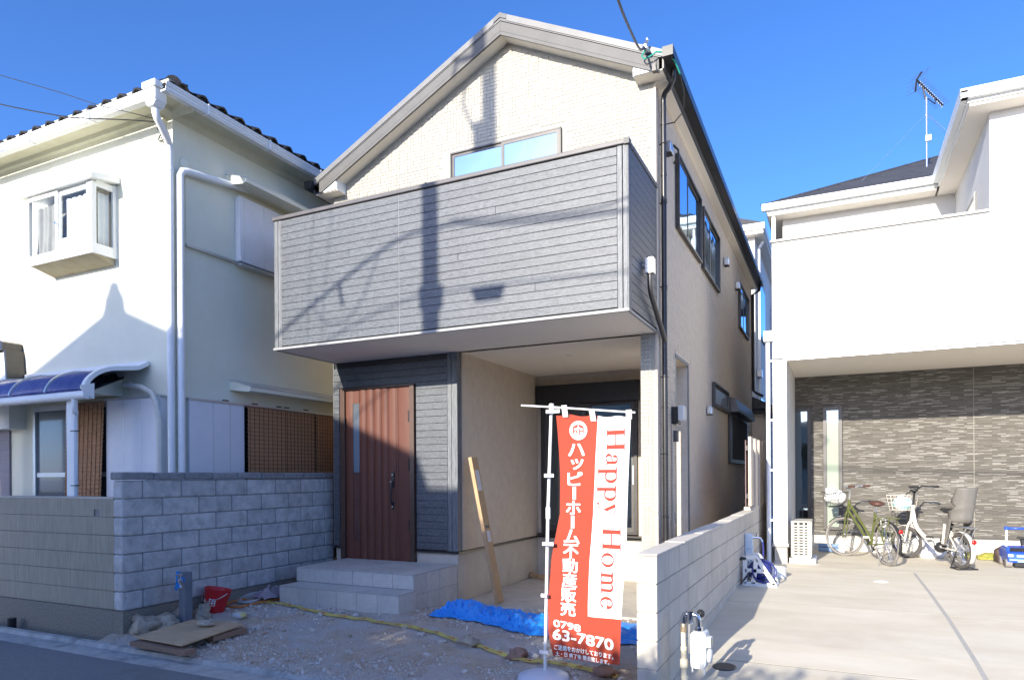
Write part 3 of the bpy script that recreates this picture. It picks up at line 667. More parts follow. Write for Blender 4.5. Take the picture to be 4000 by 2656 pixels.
while yy<8.05:
    L=min(.39,8.06-yy)
    key=round(L,3)
    if key not in cm: cm[key]=cmesh('coping_block',m_capL,L-.006,.185,.082,.012)
    inst(cm[key],'coping_block',BW,(-6.886+rb.uniform(-.003,.003),yy+L/2,1.721+rb.uniform(-.002,.002)),rot=(0,0,R(90))); yy+=.39
# ------------------------------------------------------------------ left retaining wall facing the street
RW=thing('retaining_wall','board-marked brownish concrete retaining wall facing the street at left','wall',(-9.5,4.8,0))
g=MB(); g.box(-14,-6.975,4.735,4.95,.28,1.47); g.build('wall_core',m_mortar,RW)
for k in range(6):
    z0=.296+.198*k
    if k==5:
        for x0,x1,a,b in ((-14,-7.31,0,.192),(-7.21,-6.973,0,.192),(-7.31,-7.21,.075,.192)):
            g=MB(); g.box(x0,x1,4.722,4.74,z0+a,z0+b); g.build('plank_course',m_ret,RW)
    else:
        g=MB(); g.box(-14,-6.973,4.722,4.74,z0,z0+.192); g.build('plank_course',m_ret,RW,bev=.003)
g=MB(); g.box(-14,-6.97,4.715,4.95,1.478,1.492); g.build('coping',m_conc,RW)
g=MB(); g.box(-14,-6.968,4.70,4.95,-.2,.288); g.build('plinth',m_retb,RW)
# ------------------------------------------------------------------ left house
LH=thing('left_house','older white stuccoed two-storey house with a tiled roof at left','house',(-9.5,7.5,0))
LX,LY=-7.34,5.75
g=MB(); g.box(-13.6,LX,LY,13,0,6.30); g.build('wall',m_lwall,LH)
# eaves: cove, soffit, fascia
g=MB()
g.prism([(LY,6.10),(LY-.03,6.13),(LY-.07,6.145),(LY-.09,6.19),(LY-.30,6.21),(LY-.34,6.21),(LY-.34,6.33),(LY,6.33)],'x',-13.6,-6.97)
g.prism([(LX,6.10),(LX+.03,6.13),(LX+.07,6.145),(LX+.09,6.19),(LX+.30,6.21),(LX+.36,6.21),(LX+.36,6.33),(LX,6.33)],'y',LY-.33,12.9)
g.build('soffit',m_lsoff,LH)
def gutter_box(pts,name,mat,par,w=.1,h=.105):
    g=MB()
    (x0,y0),(x1,y1),z=pts
    if abs(y0-y1)<1e-6:
        prof=[(y0,z),(y0-w*.8,z),(y0-w*.85,z+h*.5),(y0-w,z+h*.55),(y0-w,z+h*.75),(y0-w*1.08,z+h*.8),(y0-w*1.08,z+h),(y0-w*.95,z+h),(y0-w*.9,z+.02),(y0,z+.02)]
        g.prism(prof,'x',x0,x1)
    else:
        prof=[(x0,z),(x0+w*.8,z),(x0+w*.85,z+h*.5),(x0+w,z+h*.55),(x0+w,z+h*.75),(x0+w*1.08,z+h*.8),(x0+w*1.08,z+h),(x0+w*.95,z+h),(x0+w*.9,z+.02),(x0,z+.02)]
        g.prism(prof,'y',y0,y1)
    return g.build(name,mat,par)
gutter_box(((-13.6,5.43),(-7.24,5.43),6.12),'gutter',m_white,LH)
gutter_box(((-7.0,5.33),(-7.0,12.8),6.14),'gutter',m_white,LH)
g=MB(); 
for x in (-12.2,-10.9,-9.55,-8.3): g.box(x,x+.02,5.315,5.43,6.11,6.235)
for y in (5.9,6.9,7.9): g.box(-7.0,-6.885,y,y+.02,6.13,6.255)
g.build('gutter_bracket',m_pvc,LH)
g=MB(); g.box(-7.25,-7.02,5.27,5.46,6.20,6.28); g.box(-7.23,-7.045,5.29,5.45,6.06,6.20); g.prism([(-7.23,6.06),(-7.045,6.06),(-7.09,6.0),(-7.19,6.0)],'y',5.30,5.44); g.build('rainwater_head',m_white,LH,bev=.012)
g=MB(); g.tube([(-7.14,5.37,6.02),(-7.14,5.37,5.95),(-7.15,5.40,5.90),(-7.27,5.62,5.80),(-7.315,5.68,5.76),(-7.322,5.695,5.68),(-7.322,5.695,.2)],.042,10)
for z in (5.45,4.75,4.05,3.1,2.6): g.lathe([(.042,-.01),(.047,-.01),(.047,.01),(.042,.01)],(-7.322,5.695,z),10)
g.build('downpipe',m_pvc,LH,smooth=2)
# roof: hip slopes and pantiles
tn=.42
rf=None
g=MB(); zr=6.30
hip=[(-13.8,5.42,zr),(-6.93,5.42,zr),(-6.93,13,zr),(-13.8,13,zr),(-10.4,8.9,zr+tn*3.47),(-10.4,9.5,zr+tn*3.47)]
g.add(hip,[(0,1,4),(1,2,5,4),(2,3,5),(3,0,4,5),(0,3,2,1)]); rf=g.build('roof',m_rooft,LH)
def pantile(L,wd,mat,name='roof_tile'):
    g=MB(); n=10; prof=[]
    for q in range(n+1):
        t=q/n; prof.append((wd*(t-.5),.055*math.sin(math.pi*min(1,t/.62)) if t<.62 else -.012*math.sin(math.pi*(t-.62)/.38)))
    top=prof; bot=[(p[0],p[1]-.02) for p in prof[::-1]]
    g.prism(top+bot,'y',-L/2,L/2); me=bpy.data.meshes.new(name); me.from_pydata(g.v,[],g.f); me.materials.append(mat)
    b=bmesh.new(); b.from_mesh(me); bmesh.ops.recalc_face_normals(b,faces=b.faces); b.to_mesh(me); b.free()
    me.polygons.foreach_set('use_smooth',[len(p.vertices)==4 for p in me.polygons]); return me
pm=pantile(.34,.29,m_rooft)
ta=math.atan(tn)
for r_ in range(4):
    for k in range(24):
        x=-7.12-.285*k
        if x-.285*0> -7.0-.28*r_*1.0: continue
        if x<-13.6+.28*r_: break
        yy=5.40+.27*r_+.12
        inst(pm,'roof_tile',rf,(x,yy,zr+tn*(yy-5.42)-.015),rot=(ta,0,0))
    for k in range(24):
        y=5.62+.285*k
        if y<5.5+.28*r_: continue
        xx=-6.95-.27*r_-.12
        inst(pm,'roof_tile',rf,(xx,y,zr+tn*(-6.93-xx)-.015),rot=(ta,0,R(90)))
g=MB()
for q in range(5):
    a=Vector((-7.04-.30*q,5.53+.30*q,zr+.045+tn*.30*q)); b=a+Vector((-.33,.33,.33*tn+.015)); 
    g.tube([a,b],[.095,.08],12)
g.build('hip_tile',m_rooft,rf,smooth=2)
# upper bay window
yb=5.42
BWn=[(-9.72,-8.42)]
g=MB(); g.prism([(5.36,5.43),(5.36,5.505),(5.75,5.60),(5.75,5.49)],'x',-9.87,-8.32); bay=g.build('bay_window',m_white,LH,bev=.006)
g=MB(); g.box(-9.74,-8.39,yb-.0,LY,4.53,4.60); g.build('bay_floor',m_white,bay)
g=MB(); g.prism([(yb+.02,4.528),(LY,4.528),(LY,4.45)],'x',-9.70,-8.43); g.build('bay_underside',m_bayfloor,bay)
for q in ((-9.745,-9.72,yb,yb+.05,4.60,5.43),(-8.50,-8.395,yb,yb+.06,4.60,5.43),(-8.43,-8.392,LY-.05,LY,4.60,5.47),(-8.425,-8.397,yb+.06,LY-.05,4.60,4.66),(-8.425,-8.397,yb+.06,LY-.05,5.38,5.46),(-9.74,-9.72,LY-.05,LY,4.6,5.45)):
    g=MB(); g.box(*q); g.build('frame',m_white,bay)
g=MB(); g.box(-9.72,-9.08,yb-.012,yb+.012,5.37,5.42); g.box(-9.72,-9.08,yb-.012,yb+.012,4.60,4.65); g.box(-9.72,-9.69,yb-.012,yb+.012,4.65,5.37); g.box(-9.125,-9.08,yb-.012,yb+.012,4.65,5.37); g.build('sash',m_white,bay)
g=MB(); g.box(-9.09,-8.50,yb+.018,yb+.04,5.36,5.42); g.box(-9.09,-8.50,yb+.018,yb+.04,4.60,4.80); g.box(-9.09,-9.055,yb+.018,yb+.04,4.8,5.36); g.box(-8.53,-8.50,yb+.018,yb+.04,4.8,5.36); g.build('sash',m_white,bay)
g=MB(); g.add([(-9.69,yb,4.65),(-9.125,yb,4.65),(-9.125,yb,5.37),(-9.69,yb,5.37)],[(0,1,2,3)]); g.build('glass',m_clear,bay,norm=False)
g=MB(); g.sheet(lambda u,v:(-9.70+.60*u,yb+.085+.02*math.sin(u*23+1.5*math.sin(v*2))+.008*math.sin(u*61),4.62+.70*v-.02*abs(math.sin(u*12))*v),60,8); g.build('curtain',M('beige_curtain',(.30,.275,.225),(.36,.335,.28),sc=5,rough=.9),bay,smooth=True,norm=False)
g=MB(); g.add([(-9.055,yb+.029,4.8),(-8.53,yb+.029,4.8),(-8.53,yb+.029,5.36),(-9.055,yb+.029,5.36)],[(0,1,2,3)]); g.build('glass',m_clear,bay,norm=False)
g=MB(); g.add([(-8.412,yb+.06,4.66),(-8.412,LY-.05,4.66),(-8.412,LY-.05,5.38),(-8.412,yb+.06,5.38)],[(0,1,2,3)]); g.build('glass',m_clear,bay,norm=False)
g=MB(); g.sheet(lambda u,v:(-9.08+.58*u,yb+.10+.022*math.sin(u*34)+.01*math.sin(u*71+v*3),4.79+.55*v-.012*abs(math.sin(u*17))*v),60,6); g.sheet(lambda u,v:(-8.46-.018*abs(math.sin(u*9)),yb+.12+.2*u,4.66+.68*v),20,4); g.build('curtain',m_curt,bay,smooth=True,solid=.003)
g=MB(); g.box(-9.7,-8.46,LY-.06,LY-.005,4.60,5.43); g.build('bay_back',m_beige,bay)
g=MB(); g.lathe([(0,.03),(.018,.03),(.018,0)],(-9.06,yb-.02,4.99),10,Matrix.Rotation(R(90),3,'X')); g.build('window_lock',m_chrome,bay)
# cable bracket at the corner
g=MB(); g.box(-7.475,-7.435,LY-.06,LY,5.99,6.12); g.blob((-7.46,LY-.09,6.0),(.04,.035,.03),5,.3,1); g.build('cable_bracket',m_lwall,LH)
g=MB(); g.ring((-7.47,LY-.05,5.88),.05,.008,18,6,Matrix.Rotation(R(80),3,'X')); g.ring((-7.43,LY-.05,5.86),.055,.005,18,6,Matrix.Rotation(R(75),3,'X')); g.blob((-7.45,LY-.09,5.97),(.05,.02,.022),6,.3,1); g.build('cable_loop',m_cable,LH)
g=MB(); g.tube([(-7.40,LY-.02,5.98),(-7.385,LY-.012,5.8),(-7.385,LY-.012,2.2)],.006,6); g.build('conduit',m_alu,LH)
g=MB(); g.lathe([(0,.03),(.06,.028),(.085,.01),(.09,0)],(LX,5.93,5.62),20,Matrix.Rotation(R(90),3,'Y')); g.build('vent_cap',m_lwall,LH,smooth=True)
# front ground floor: window, shutter case, pipes
g=MB(); g.box(-10.155,-10.10,LY-.05,LY,.5,2.67); g.box(-10.10,-8.47,LY-.05,LY,2.63,2.70); wfr=g.build('window',m_alu,LH)
g=MB(); g.box(-10.10,-8.5,LY-.02,LY-.012,.5,2.63); g.build('glass',mirrorglass('screen_glass',(.10,.105,.115),.08,.2),wfr)
g=MB(); g.box(-10.10,-8.5,LY-.035,LY-.02,1.72,1.78); g.box(-9.42,-9.38,LY-.04,LY-.02,.5,2.63); g.build('window_rail',m_alu,wfr)
g=MB(); g.box(-8.475,-7.46,LY-.11,LY-.0,.4,2.69); sh=g.build('shutter_case',m_shut,LH,bev=.006)
g=MB(); g.box(-8.49,-7.44,LY-.125,LY,2.69,2.715); g.box(-7.485,-7.445,LY-.125,LY-.108,.4,2.69)
g.build('case_frame',m_alu,sh)
g=MB()
for x in (-8.14,-7.82): g.box(x,x+.006,LY-.113,LY-.109,.4,2.67)
g.build('panel_seam',m_alu,sh)
g=MB(); g.tube([(-8.16,LY-.0,2.88),(-8.14,LY-.09,2.885),(-8.05,LY-.12,2.87),(-7.75,LY-.13,2.82),(-7.56,LY-.14,2.74),(-7.475,LY-.14,2.60),(-7.44,LY-.13,2.40),(-7.43,LY-.13,.3)],.032,8); g.lathe([(0,.02),(.05,.02),(.06,0)],(-8.16,LY,2.88),14,Matrix.Rotation(R(90),3,'X')); g.build('wrapped_pipe',m_tapewrap,LH,smooth=2)
# small tiled hood under the canopy
g=MB(); g.prism([(LY,2.98),(LY-.36,2.80),(LY-.36,2.75),(LY,2.75)],'x',-12,-8.3); hd=g.build('hood',m_lwall,LH)
hm=pantile(.46,.30,m_rooft)
for k in range(10): inst(hm,'roof_tile',hd,(-8.42-.29*k,LY-.18,2.92),rot=(R(26),0,0))
# stone-faced pillar and porch at far left
g=MB(); g.box(-12.4,-10.76,LY-.03,LY,0,2.8); g.build('wainscot',M('striped_cladding',(.20,.19,.22),(.27,.255,.29),sc=12,st=(.2,1,9),rough=.8,bump=.4,bsc=30,bst=(.1,1,3),bd=.006),LH)
g=MB(); g.prism([(-13.6,3.42),(-10.47,3.47),(-10.40,3.0),(-10.40,2.4),(-13.6,2.4)],'y',5.53,LY); pa=g.build('porch_gable',m_white,LH)
g=MB(); g.prism([(-13.6,3.47),(-10.46,3.50),(-10.46,3.60),(-10.52,3.63),(-13.6,3.60)],'y',5.48,LY); g.prism([(-10.47,3.5),(-10.43,3.5),(-10.36,2.9),(-10.40,2.9)],'y',5.50,LY); g.build('porch_roof_tile',m_rooft,pa)
# side wall: shutters, ledges, hoods
g=MB(); g.box(LX,LX+.10,6.70,8.4,4.62,5.50); sh=g.build('shutter_case',m_shut,LH,bev=.006)
g=MB()
for y in (6.76,7.12,7.42): g.box(LX+.099,LX+.103,y,y+.006,4.64,5.48)
g.build('panel_seam',m_alu,sh)
g=MB(); g.box(LX,LX+.06,5.90,8.6,4.585,4.615); g.box(LX,LX+.12,6.7,8.6,4.56,4.585); g.build('window_ledge',m_alu,LH)
g=MB(); g.box(LX,LX+.012,5.92,6.69,4.62,5.46); g.build('screen_panel',m_lwall,LH)
g=MB(); g.tube([(LX+.07,5.80,.2),(LX+.07,5.80,5.42),(LX+.075,5.83,5.48),(LX+.08,5.90,5.50),(LX+.10,6.90,5.63)],.045,10); g.tube([(LX+.10,6.9,5.63),(LX+.10,6.98,5.645),(LX+.10,7.0,5.66)],.03,8); g.build('waste_pipe',m_pvc,LH,smooth=2)
for z,y0,y1 in ((5.66,6.55,8.7),(2.93,6.60,8.8)):
    g=MB(); g.prism([(LX,z+.08),(LX+.38,z-.03),(LX+.38,z-.09),(LX+.33,z-.10),(LX,z-.06)],'y',y0,y1); h=g.build('window_hood',m_lwall,LH)
    g=MB(); g.prism([(LX,z+.085),(LX+.385,z-.027),(LX+.385,z-.04),(LX,z+.07)],'y',y0-.005,y1); g.build('hood_flashing',m_alu,h)
g=MB(); g.box(LX,LX+.09,5.90,6.765,.4,2.67); sh=g.build('shutter_case',m_shut,LH,bev=.006)
g=MB(); g.box(LX,LX+.105,5.88,8.7,2.67,2.695); g.build('case_frame',m_alu,sh)
g=MB()
for y in (6.25,6.52): g.box(LX+.088,LX+.093,y,y+.006,.4,2.66)
g.build('panel_seam',m_alu,sh)
g=MB(); g.box(LX,LX+.03,6.77,8.7,.4,2.67); g.build('window',m_glassd,LH)
g=MB()
for y in (6.4,6.9,7.35,7.5,7.9): g.bar((LX+.1,y,2.71),(LX+.1,y+.09,2.71),.02,.015)
g.build('blind_hook',m_sash,LH)
# reed blinds
def blind(label,fn,nz=70):
    g=MB(); g.sheet(lambda u,v:fn(u,v,.004*math.sin(v*nz*math.pi)),10,nz*2); o=g.build('reed_blind',m_reed,norm=False,solid=.003); tag(o,label,'blind',group='reed blinds on the white house')
    g=MB()
    for k in range(9):
        u=.04+.115*k
        g.tube([Vector(fn(u,v/8,-.007)) for v in range(9)],.0035,4)
    s=g.build('string',M('blind_string',(.06,.035,.025),rough=.9)); s.parent=o
    g=MB(); g.tube([fn(-.01,0,0),fn(1.01,0,0)],.012,6); s=g.build('top_rod',m_plank); s.parent=o
blind('brown reed blind hanging in the front window behind the canopy post',lambda u,v,d:(-9.235+.77*u-.05*v*u,LY-.14+d-.05*v,2.68-1.95*v))
sx=LX+.14
blind('orange-brown reed blind on the side wall next to the white shutter',lambda u,v,d:(sx-d,6.78+.72*u,2.66-1.95*v))
blind('dark brown reed blind between the orange-brown blind and the entrance',lambda u,v,d:(sx-d-.02,7.50+.62*u,2.66-1.95*v))
blind('narrow reed blind nearest to the brown entrance door',lambda u,v,d:(sx-d,8.12+.5*u,2.65-1.95*v))
# ------------------------------------------------------------------ canopy over the terrace
CN=thing('terrace_canopy','curved blue polycarbonate canopy on white posts before the left house','canopy',(-9.2,5.2,0))
def arc(t):  # profile in (y,z): from gutter up and back to the wall
    a=R(6+76*t); return (5.43-.50*math.cos(a)+.0, 2.68+.335*math.sin(a)**1.0)
prof=[arc(t/12) for t in range(13)]+[(5.60,3.05),(LY-.01,3.13)]
x0,x1=-12.5,-7.80
g=MB(); k=len(prof); g.add([(x,p[0],p[1]) for x in (x0,x1) for p in prof],[(i,i+1,k+i+1,k+i) for i in range(k-1)]); g.build('canopy_sheet',m_canopy,CN,smooth=True,norm=False,solid=.004)
for i,x in enumerate((x1,-8.53,-9.26,-9.99,-10.7,-11.4)):
    g=MB(); P=[Vector((x,p[0],p[1]+.01)) for p in prof]
    for a,b in zip(P,P[1:]): g.bar(a,b,.035 if i else .05,.03 if i else .065,up=(1,0,0))
    g.build('rib',m_alu if i else m_white,CN)
g=MB(); g.tube([(x0,4.94,2.66),(x1+.05,4.94,2.66)],.05,10); g.box(x0,x1+.05,4.96,5.02,2.62,2.72); g.box(x0,x1,LY-.03,LY,3.10,3.17); gu=g.build('gutter',m_white,CN,smooth=2)
g=MB(); g.prism([(4.86,2.76),(5.02,2.80),(5.02,2.62),(4.9,2.66)],'x',x1+.04,x1+.055); g.build('end_cap',m_white,CN)
for x in (-8.17,-10.6):
    g=MB(); g.box(x-.055,x+.055,4.99,5.06,.3,2.64); g.build('post',m_white,CN,bev=.006)
g=MB(); g.tube([(-7.99,4.94,2.62),(-7.99,4.94,2.52),(-8.0,4.96,2.48),(-8.065,5.0,2.46),(-8.075,5.0,2.40),(-8.075,5.0,.3)],.03,8); g.build('downpipe',m_pvc,CN,smooth=2)
g=MB()
for z in (2.25,1.61): g.box(-8.12,-8.03,4.97,5.03,z,z+.012)
g.build('pipe_clip',m_sash,CN)

g=MB(); g.tube([(-8.62,4.60,-.03),(-8.62,4.60,.09)],.045,12); o=g.build('drain_stub',m_black,smooth=2); tag(o,'short dark pipe stub at the foot of the retaining wall','pipe')
# ------------------------------------------------------------------ right boundary wall (stack-bonded blocks)
RB=thing('boundary_wall','low pale concrete block wall between the new house and the driveway','wall',(-1.21,8,0))
WX0,WX1,WY0,WY1=-1.275,-1.13,4.69,13.3
g=MB(); g.box(WX0+.01,WX1-.009,WY0+.008,WY1,-.2,1.12); g.build('mortar_core',m_mortarR,RB)
blR=cmesh('block',m_blockR,.375-.008,.145,.192,.004)
for k in range(-1,5):
    z=.138+.2*k+.1
    for q in range(23):
        y=WY0+.376*q+.188
        if z<-.1 and q>3: continue
        if z+.1<drive_z(y)-.05 and z+.1<.0: continue
        inst(blR,'block',RB,(-1.2025,y,z),rot=(0,0,R(90)))
g=MB(); 
yy=[WY0-.012,5.6,6.48,7.6,8.4,9.5,10.86]
for i,(a,b) in enumerate(zip(yy,yy[1:])): g.box(WX0-.004-.004*(i%2),WX1+.006+.004*(i%2),a,b,1.136,1.15+.004*(i%3))
g.box(WX0,WX1+.004,10.86,WY1,1.136,1.205)
g.build('cap_mortar',m_capR,RB,bev=.004)
FN=thing('slat_fence','short fence of upright grey-beige slats on the far wall end','fence',(-1.15,11.3,1.2))
for i,y in enumerate((10.42,11.02,11.62,12.22)):
    g=MB(); g.box(-1.16,-1.12,y,y+.30,1.16 if i else 1.24,2.25); g.build('slat',m_sidew,FN,bev=.004)
g=MB(); g.box(-1.19,-1.165,10.4,12.7,1.35,1.42); g.box(-1.19,-1.165,10.4,12.7,2.05,2.12); g.build('rail',m_sash,FN)
g=MB(); g.box(-1.2,-1.192,10.4,12.7,1.22,2.2); g.build('screen_panel',M('mauve_panel',(.22,.15,.15),(.28,.2,.2),sc=40,rough=.8),FN)
# ------------------------------------------------------------------ right house
RH=thing('right_house','white rendered house at right with open garage bay and grey striped cladding','house',(2,12.5,.28))
FY=11.62; BYR=14.0
g=MB(); g.box(-.915,-.705,FY,BYR,.585,3.529); g.box(-.915,1.98,FY,FY+.16,3.53,5.40); g.box(-.915,-.76,FY+.16,14.7,3.57,5.40); g.box(1.98,9,FY,FY+.2,3.53,6.86); g.box(1.98,2.18,FY+.2,14.7,3.57,6.86); g.box(-.95,9,14.7,22,.3,6.9)
g.box(-.76,1.98,FY+.16,14.7,3.6,3.8)
g.build('wall',m_rsid,RH)
g=MB(); g.box(-.90,-.715,FY+.02,BYR,.26,.56); g.build('foundation',m_conc,RH)
g=MB(); g.box(-.93,-.69,FY-.02,FY+.2,.545,.60); g.build('base_flashing',m_metal,RH,bev=.004)
g=MB(); g.box(-.94,1.975,FY-.025,FY+.185,5.40,5.435); g.box(-.94,-.735,FY+.185,14.7,5.40,5.435); g.build('parapet_coping',m_rsid,RH,bev=.005)
g=MB(); g.box(-.918,1.978,FY-.004,FY,5.385,5.399); g.build('coping_shadow_strip',m_shadowseam,RH)  # dark strip painted in as the shadow line under the coping
g=MB(); g.box(-.912,9,FY-.003,FY,3.531,3.545); g.build('base_seam',m_shadowseam,RH)
g=MB(); g.box(-.705,9,FY+.0,FY+.05,3.505,3.529); g.build('drip_edge',m_metal,RH)
g=MB(); g.box(-.705,9,FY+.05,BYR,3.53,3.56); g.build('garage_ceiling',m_soffit,RH)
g=MB()
for x in (.35,2.0): g.lathe([(0,-.008),(.06,-.008),(.07,0)],(x,12.6,3.53),18)
g.build('ceiling_light',m_soffit,RH)
# striped cladding (strips are only a few millimetres high)
def strip_mat():
    m=bpy.data.materials.new('striped_cladding'); m.use_nodes=True; n=m.node_tree.nodes; l=m.node_tree.links; b=n['Principled BSDF']; b.inputs['Roughness'].default_value=.75
    geo=n.new('ShaderNodeNewGeometry'); sp=n.new('ShaderNodeSeparateXYZ'); l.new(geo.outputs['Position'],sp.inputs[0])
    br=n.new('ShaderNodeTexBrick'); cb=n.new('ShaderNodeCombineXYZ'); l.new(sp.outputs[0],cb.inputs[0]); l.new(sp.outputs[2],cb.inputs[1]); l.new(cb.outputs[0],br.inputs['Vector'])
    br.inputs['Scale'].default_value=1; br.inputs['Brick Width'].default_value=.20; br.inputs['Row Height'].default_value=.0145; br.inputs['Mortar Size'].default_value=.0018; br.inputs['Bias'].default_value=0
    br.offset=.37; br.offset_frequency=3; br.squash=.6; br.squash_frequency=2
    br.inputs['Color1'].default_value=(0,0,0,1); br.inputs['Color2'].default_value=(1,1,1,1); br.inputs['Mortar'].default_value=(.0,.0,.0,1)
    rp=n.new('ShaderNodeValToRGB'); e=rp.color_ramp.elements; e[0].position=0; e[0].color=(.085,.076,.062,1); e[1].position=1; e[1].color=(.32,.30,.27,1)
    for p,c in ((.35,(.115,.105,.09,1)),(.65,(.15,.138,.118,1)),(.82,(.18,.167,.145,1)),(.88,(.30,.287,.262,1))):
        x=e.new(p); x.color=c
    l.new(br.outputs['Color'],rp.inputs[0]); l.new(rp.outputs[0],b.inputs['Base Color'])
    bp=n.new('ShaderNodeBump'); bp.inputs['Strength'].default_value=.6; bp.inputs['Distance'].default_value=.006; l.new(br.outputs['Color'],bp.inputs['Height']); l.new(bp.outputs[0],b.inputs['Normal'])
    return m
ms=strip_mat()
g=MB(); g.box(-.705,2.135,BYR,BYR+.1,.60,3.53); g.box(2.143,9,BYR,BYR+.1,.60,3.53); g.build('cladding',ms,RH)
g=MB(); g.box(-.70,9,BYR-.02,BYR+.02,.565,.60); g.build('base_flashing',m_bronze,RH)
g=MB(); g.box(-.70,9,BYR+.01,BYR+.1,.2,.565); g.build('foundation',M('pale_base',(.60,.565,.48),(.66,.62,.54),sc=3,rough=.85),RH)
g=MB(); g.box(2.132,2.146,BYR-.004,BYR,.60,3.53); g.build('sealant_joint',M('seal',(.22,.2,.17),rough=.7),RH)
# slit windows
for x0,x1,z0,mt,gl in ((-.775,-.43,.66,m_sash,m_glassd),(-.225,.10,.66,m_bronze,None)):
    g=MB(); y=BYR; g.box(x0,x0+.065,y-.05,y,z0,2.95); g.box(x1-.065,x1,y-.05,y,z0,2.95); g.box(x0+.065,x1-.065,y-.05,y,2.88,2.95); g.box(x0+.065,x1-.065,y-.05,y,z0,z0+.06); f=g.build('window',mt,RH,bev=.004)
    g=MB(); g.box(x0+.065,x1-.065,y-.03,y-.02,z0+.06,2.88); g.build('glass',gl or mirrorglass('pale_green_glass',(.40,.46,.36),.18,.05),f)
# balcony-level wall, eaves and roof
g=MB(); 
g.prism([(14.7,6.80),(14.33,6.80),(14.33,6.86),(14.7,6.86)],'x',-1.2,1.66); g.prism([(FY,6.80),(11.3,6.80),(11.3,6.86),(FY,6.86)],'x',1.70,9); g.prism([(1.98,6.80),(1.70,6.80),(1.70,6.86),(1.98,6.86)],'y',FY,14.7); g.box(-1.2,-.95,14.7,22,6.80,6.86)
g.build('soffit',m_soffit,RH)
g=MB(); g.box(-1.22,1.70,14.30,14.33,6.84,7.0); g.box(1.67,9,11.27,11.30,6.84,7.0); g.box(1.67,1.70,11.30,14.30,6.84,7.0); g.box(-1.22,-1.19,14.33,22,6.84,7.0); g.build('eave_fascia',m_white,RH)
gutter_box(((-1.30,14.30),(1.62,14.30),6.88),'gutter',m_white,RH,.1,.12); gutter_box(((1.58,11.27),(9,11.27),6.88),'gutter',m_white,RH,.1,.12)
g=MB(); g.prism([(1.67,6.88),(1.59,6.88),(1.57,7.0),(1.66,7.0)],'y',11.17,14.25); g.build('gutter',m_white,RH)
g=MB(); sl_=.5
g.add([(-1.26,14.26,6.99),(9,14.26,6.99),(9,24,6.99),(-1.26,24,6.99),(3.6,19.12,6.99+sl_*4.86),(9,19.12,6.99+sl_*4.86)],[(0,1,5,4),(0,4,3),(3,4,5,2)])
g.add([(1.64,11.23,7.0),(9,11.23,7.0),(9,17.6,7.0+sl_*6.3),(8,17.6,7.0+sl_*6.3),(1.64,20,7.0)],[(0,1,2,3),(0,3,4)]); rrf=g.build('roof',m_slate,RH,norm=False)
sm=cmesh('shingle',m_slate,.44,.20,.012,.002); a_=math.atan(sl_); rr=random.Random(4)
for r_ in range(20):
    y=14.30+.17*r_; xs0=-1.22+.17*r_
    k=0
    while True:
        x=xs0+.22*(r_%2)+.445*k+.1; k+=1
        if x>2.2+.0*r_: break
        if x<xs0+.1: continue
        if len([1 for _ in ()])<1: inst(sm,'shingle',rrf,(x,y+.06,6.99+sl_*(y+.06-14.26)+.012+rr.uniform(0,.004)),rot=(a_,0,0))
g=MB(); g.bar((-1.24,14.28,7.02),(2.4,17.92,7.02+sl_*3.64),.10,.03); g.build('hip_cap',m_slate,rrf)
# window in the inner side wall and narrow opening at left
g=MB(); g.box(1.965,1.98,12.6,13.75,4.7,6.05); f=g.build('window',m_bronze,RH); g=MB(); g.box(1.958,1.965,12.68,13.67,4.78,5.97); g.build('glass',m_glassd,f); g=MB(); g.box(1.95,1.958,12.6,12.68,4.7,6.05); g.build('frame',m_white,f)
g=MB(); g.tube([(-1.1,14.4,6.86),(-1.1,14.42,5.3)],.04,8); g.build('downpipe',m_white,RH)
g=MB(); g.box(-1.045,-.917,FY-.06,FY+.1,3.82,3.99); g.build('rainwater_head',m_white,RH,bev=.006)
g=MB(); g.tube([(-.985,FY+.02,3.84),(-.985,FY+.02,.28)],.035,10); g.build('downpipe',m_pvc,RH,smooth=2)
g=MB()
for z in (3.5,2.55,1.75,.95): g.box(-.99,-.915,FY,FY+.03,z,z+.03)
g.build('pipe_bracket',m_pvc,RH)
# ------------------------------------------------------------------ antenna
AT=thing('roof_antenna','television aerial on a thin mast above the right house roof','antenna',(1.68,16,7.6))
g=MB(); g.tube([(1.68,16,7.6),(1.68,16,9.28)],.019,8); g.build('mast',m_metal,AT)
g=MB(); g.box(1.655,1.755,15.95,16.0,8.38,8.5); g.build('booster_box',m_white,AT,bev=.008)
A=Vector((1.50,15.9,9.62)); B=Vector((2.02,16.5,9.27)); d=(B-A).normalized()
g=MB(); g.bar(A,B,.028,.028); g.tube([(1.66,16,9.25),(1.62,16.03,9.5)],.016,6); g.tube([(1.68,16,9.27),(1.85,16.2,9.2),(1.86,16.25,9.36)],.01,5); g.build('boom',m_black,AT)
sd=d.cross(Vector((0,0,1))).normalized(); upv=sd.cross(d).normalized()
for k in range(14):
    p=A+(B-A)*(.12+.065*k); g=MB(); g.tube([p-sd*.16,p+sd*.16],.0045,4); g.tube([p-upv*.05+d*.02,p+upv*.05],.009,4); g.build('director',m_metal,AT)
for s in (1,-1):
    p0=A; p1=A+upv*s*.24*1.0+d*.06; g=MB(); g.bar(p0,p1,.02,.03); g.build('reflector_arm',m_black,AT)
    for q in (.25,.6,.98):
        p=p0+(p1-p0)*q; g=MB(); g.tube([p-sd*.2,p+sd*.2],.0045,4); g.build('reflector_rod',m_metal,AT)
g=MB()
for e in ((.4,15.4,7.5),(2.6,15.6,7.6),(2.8,17.2,8.0)): g.tube([(1.68,16,8.95),e],.003,3)
g.build('guy_wire',m_metal,AT)
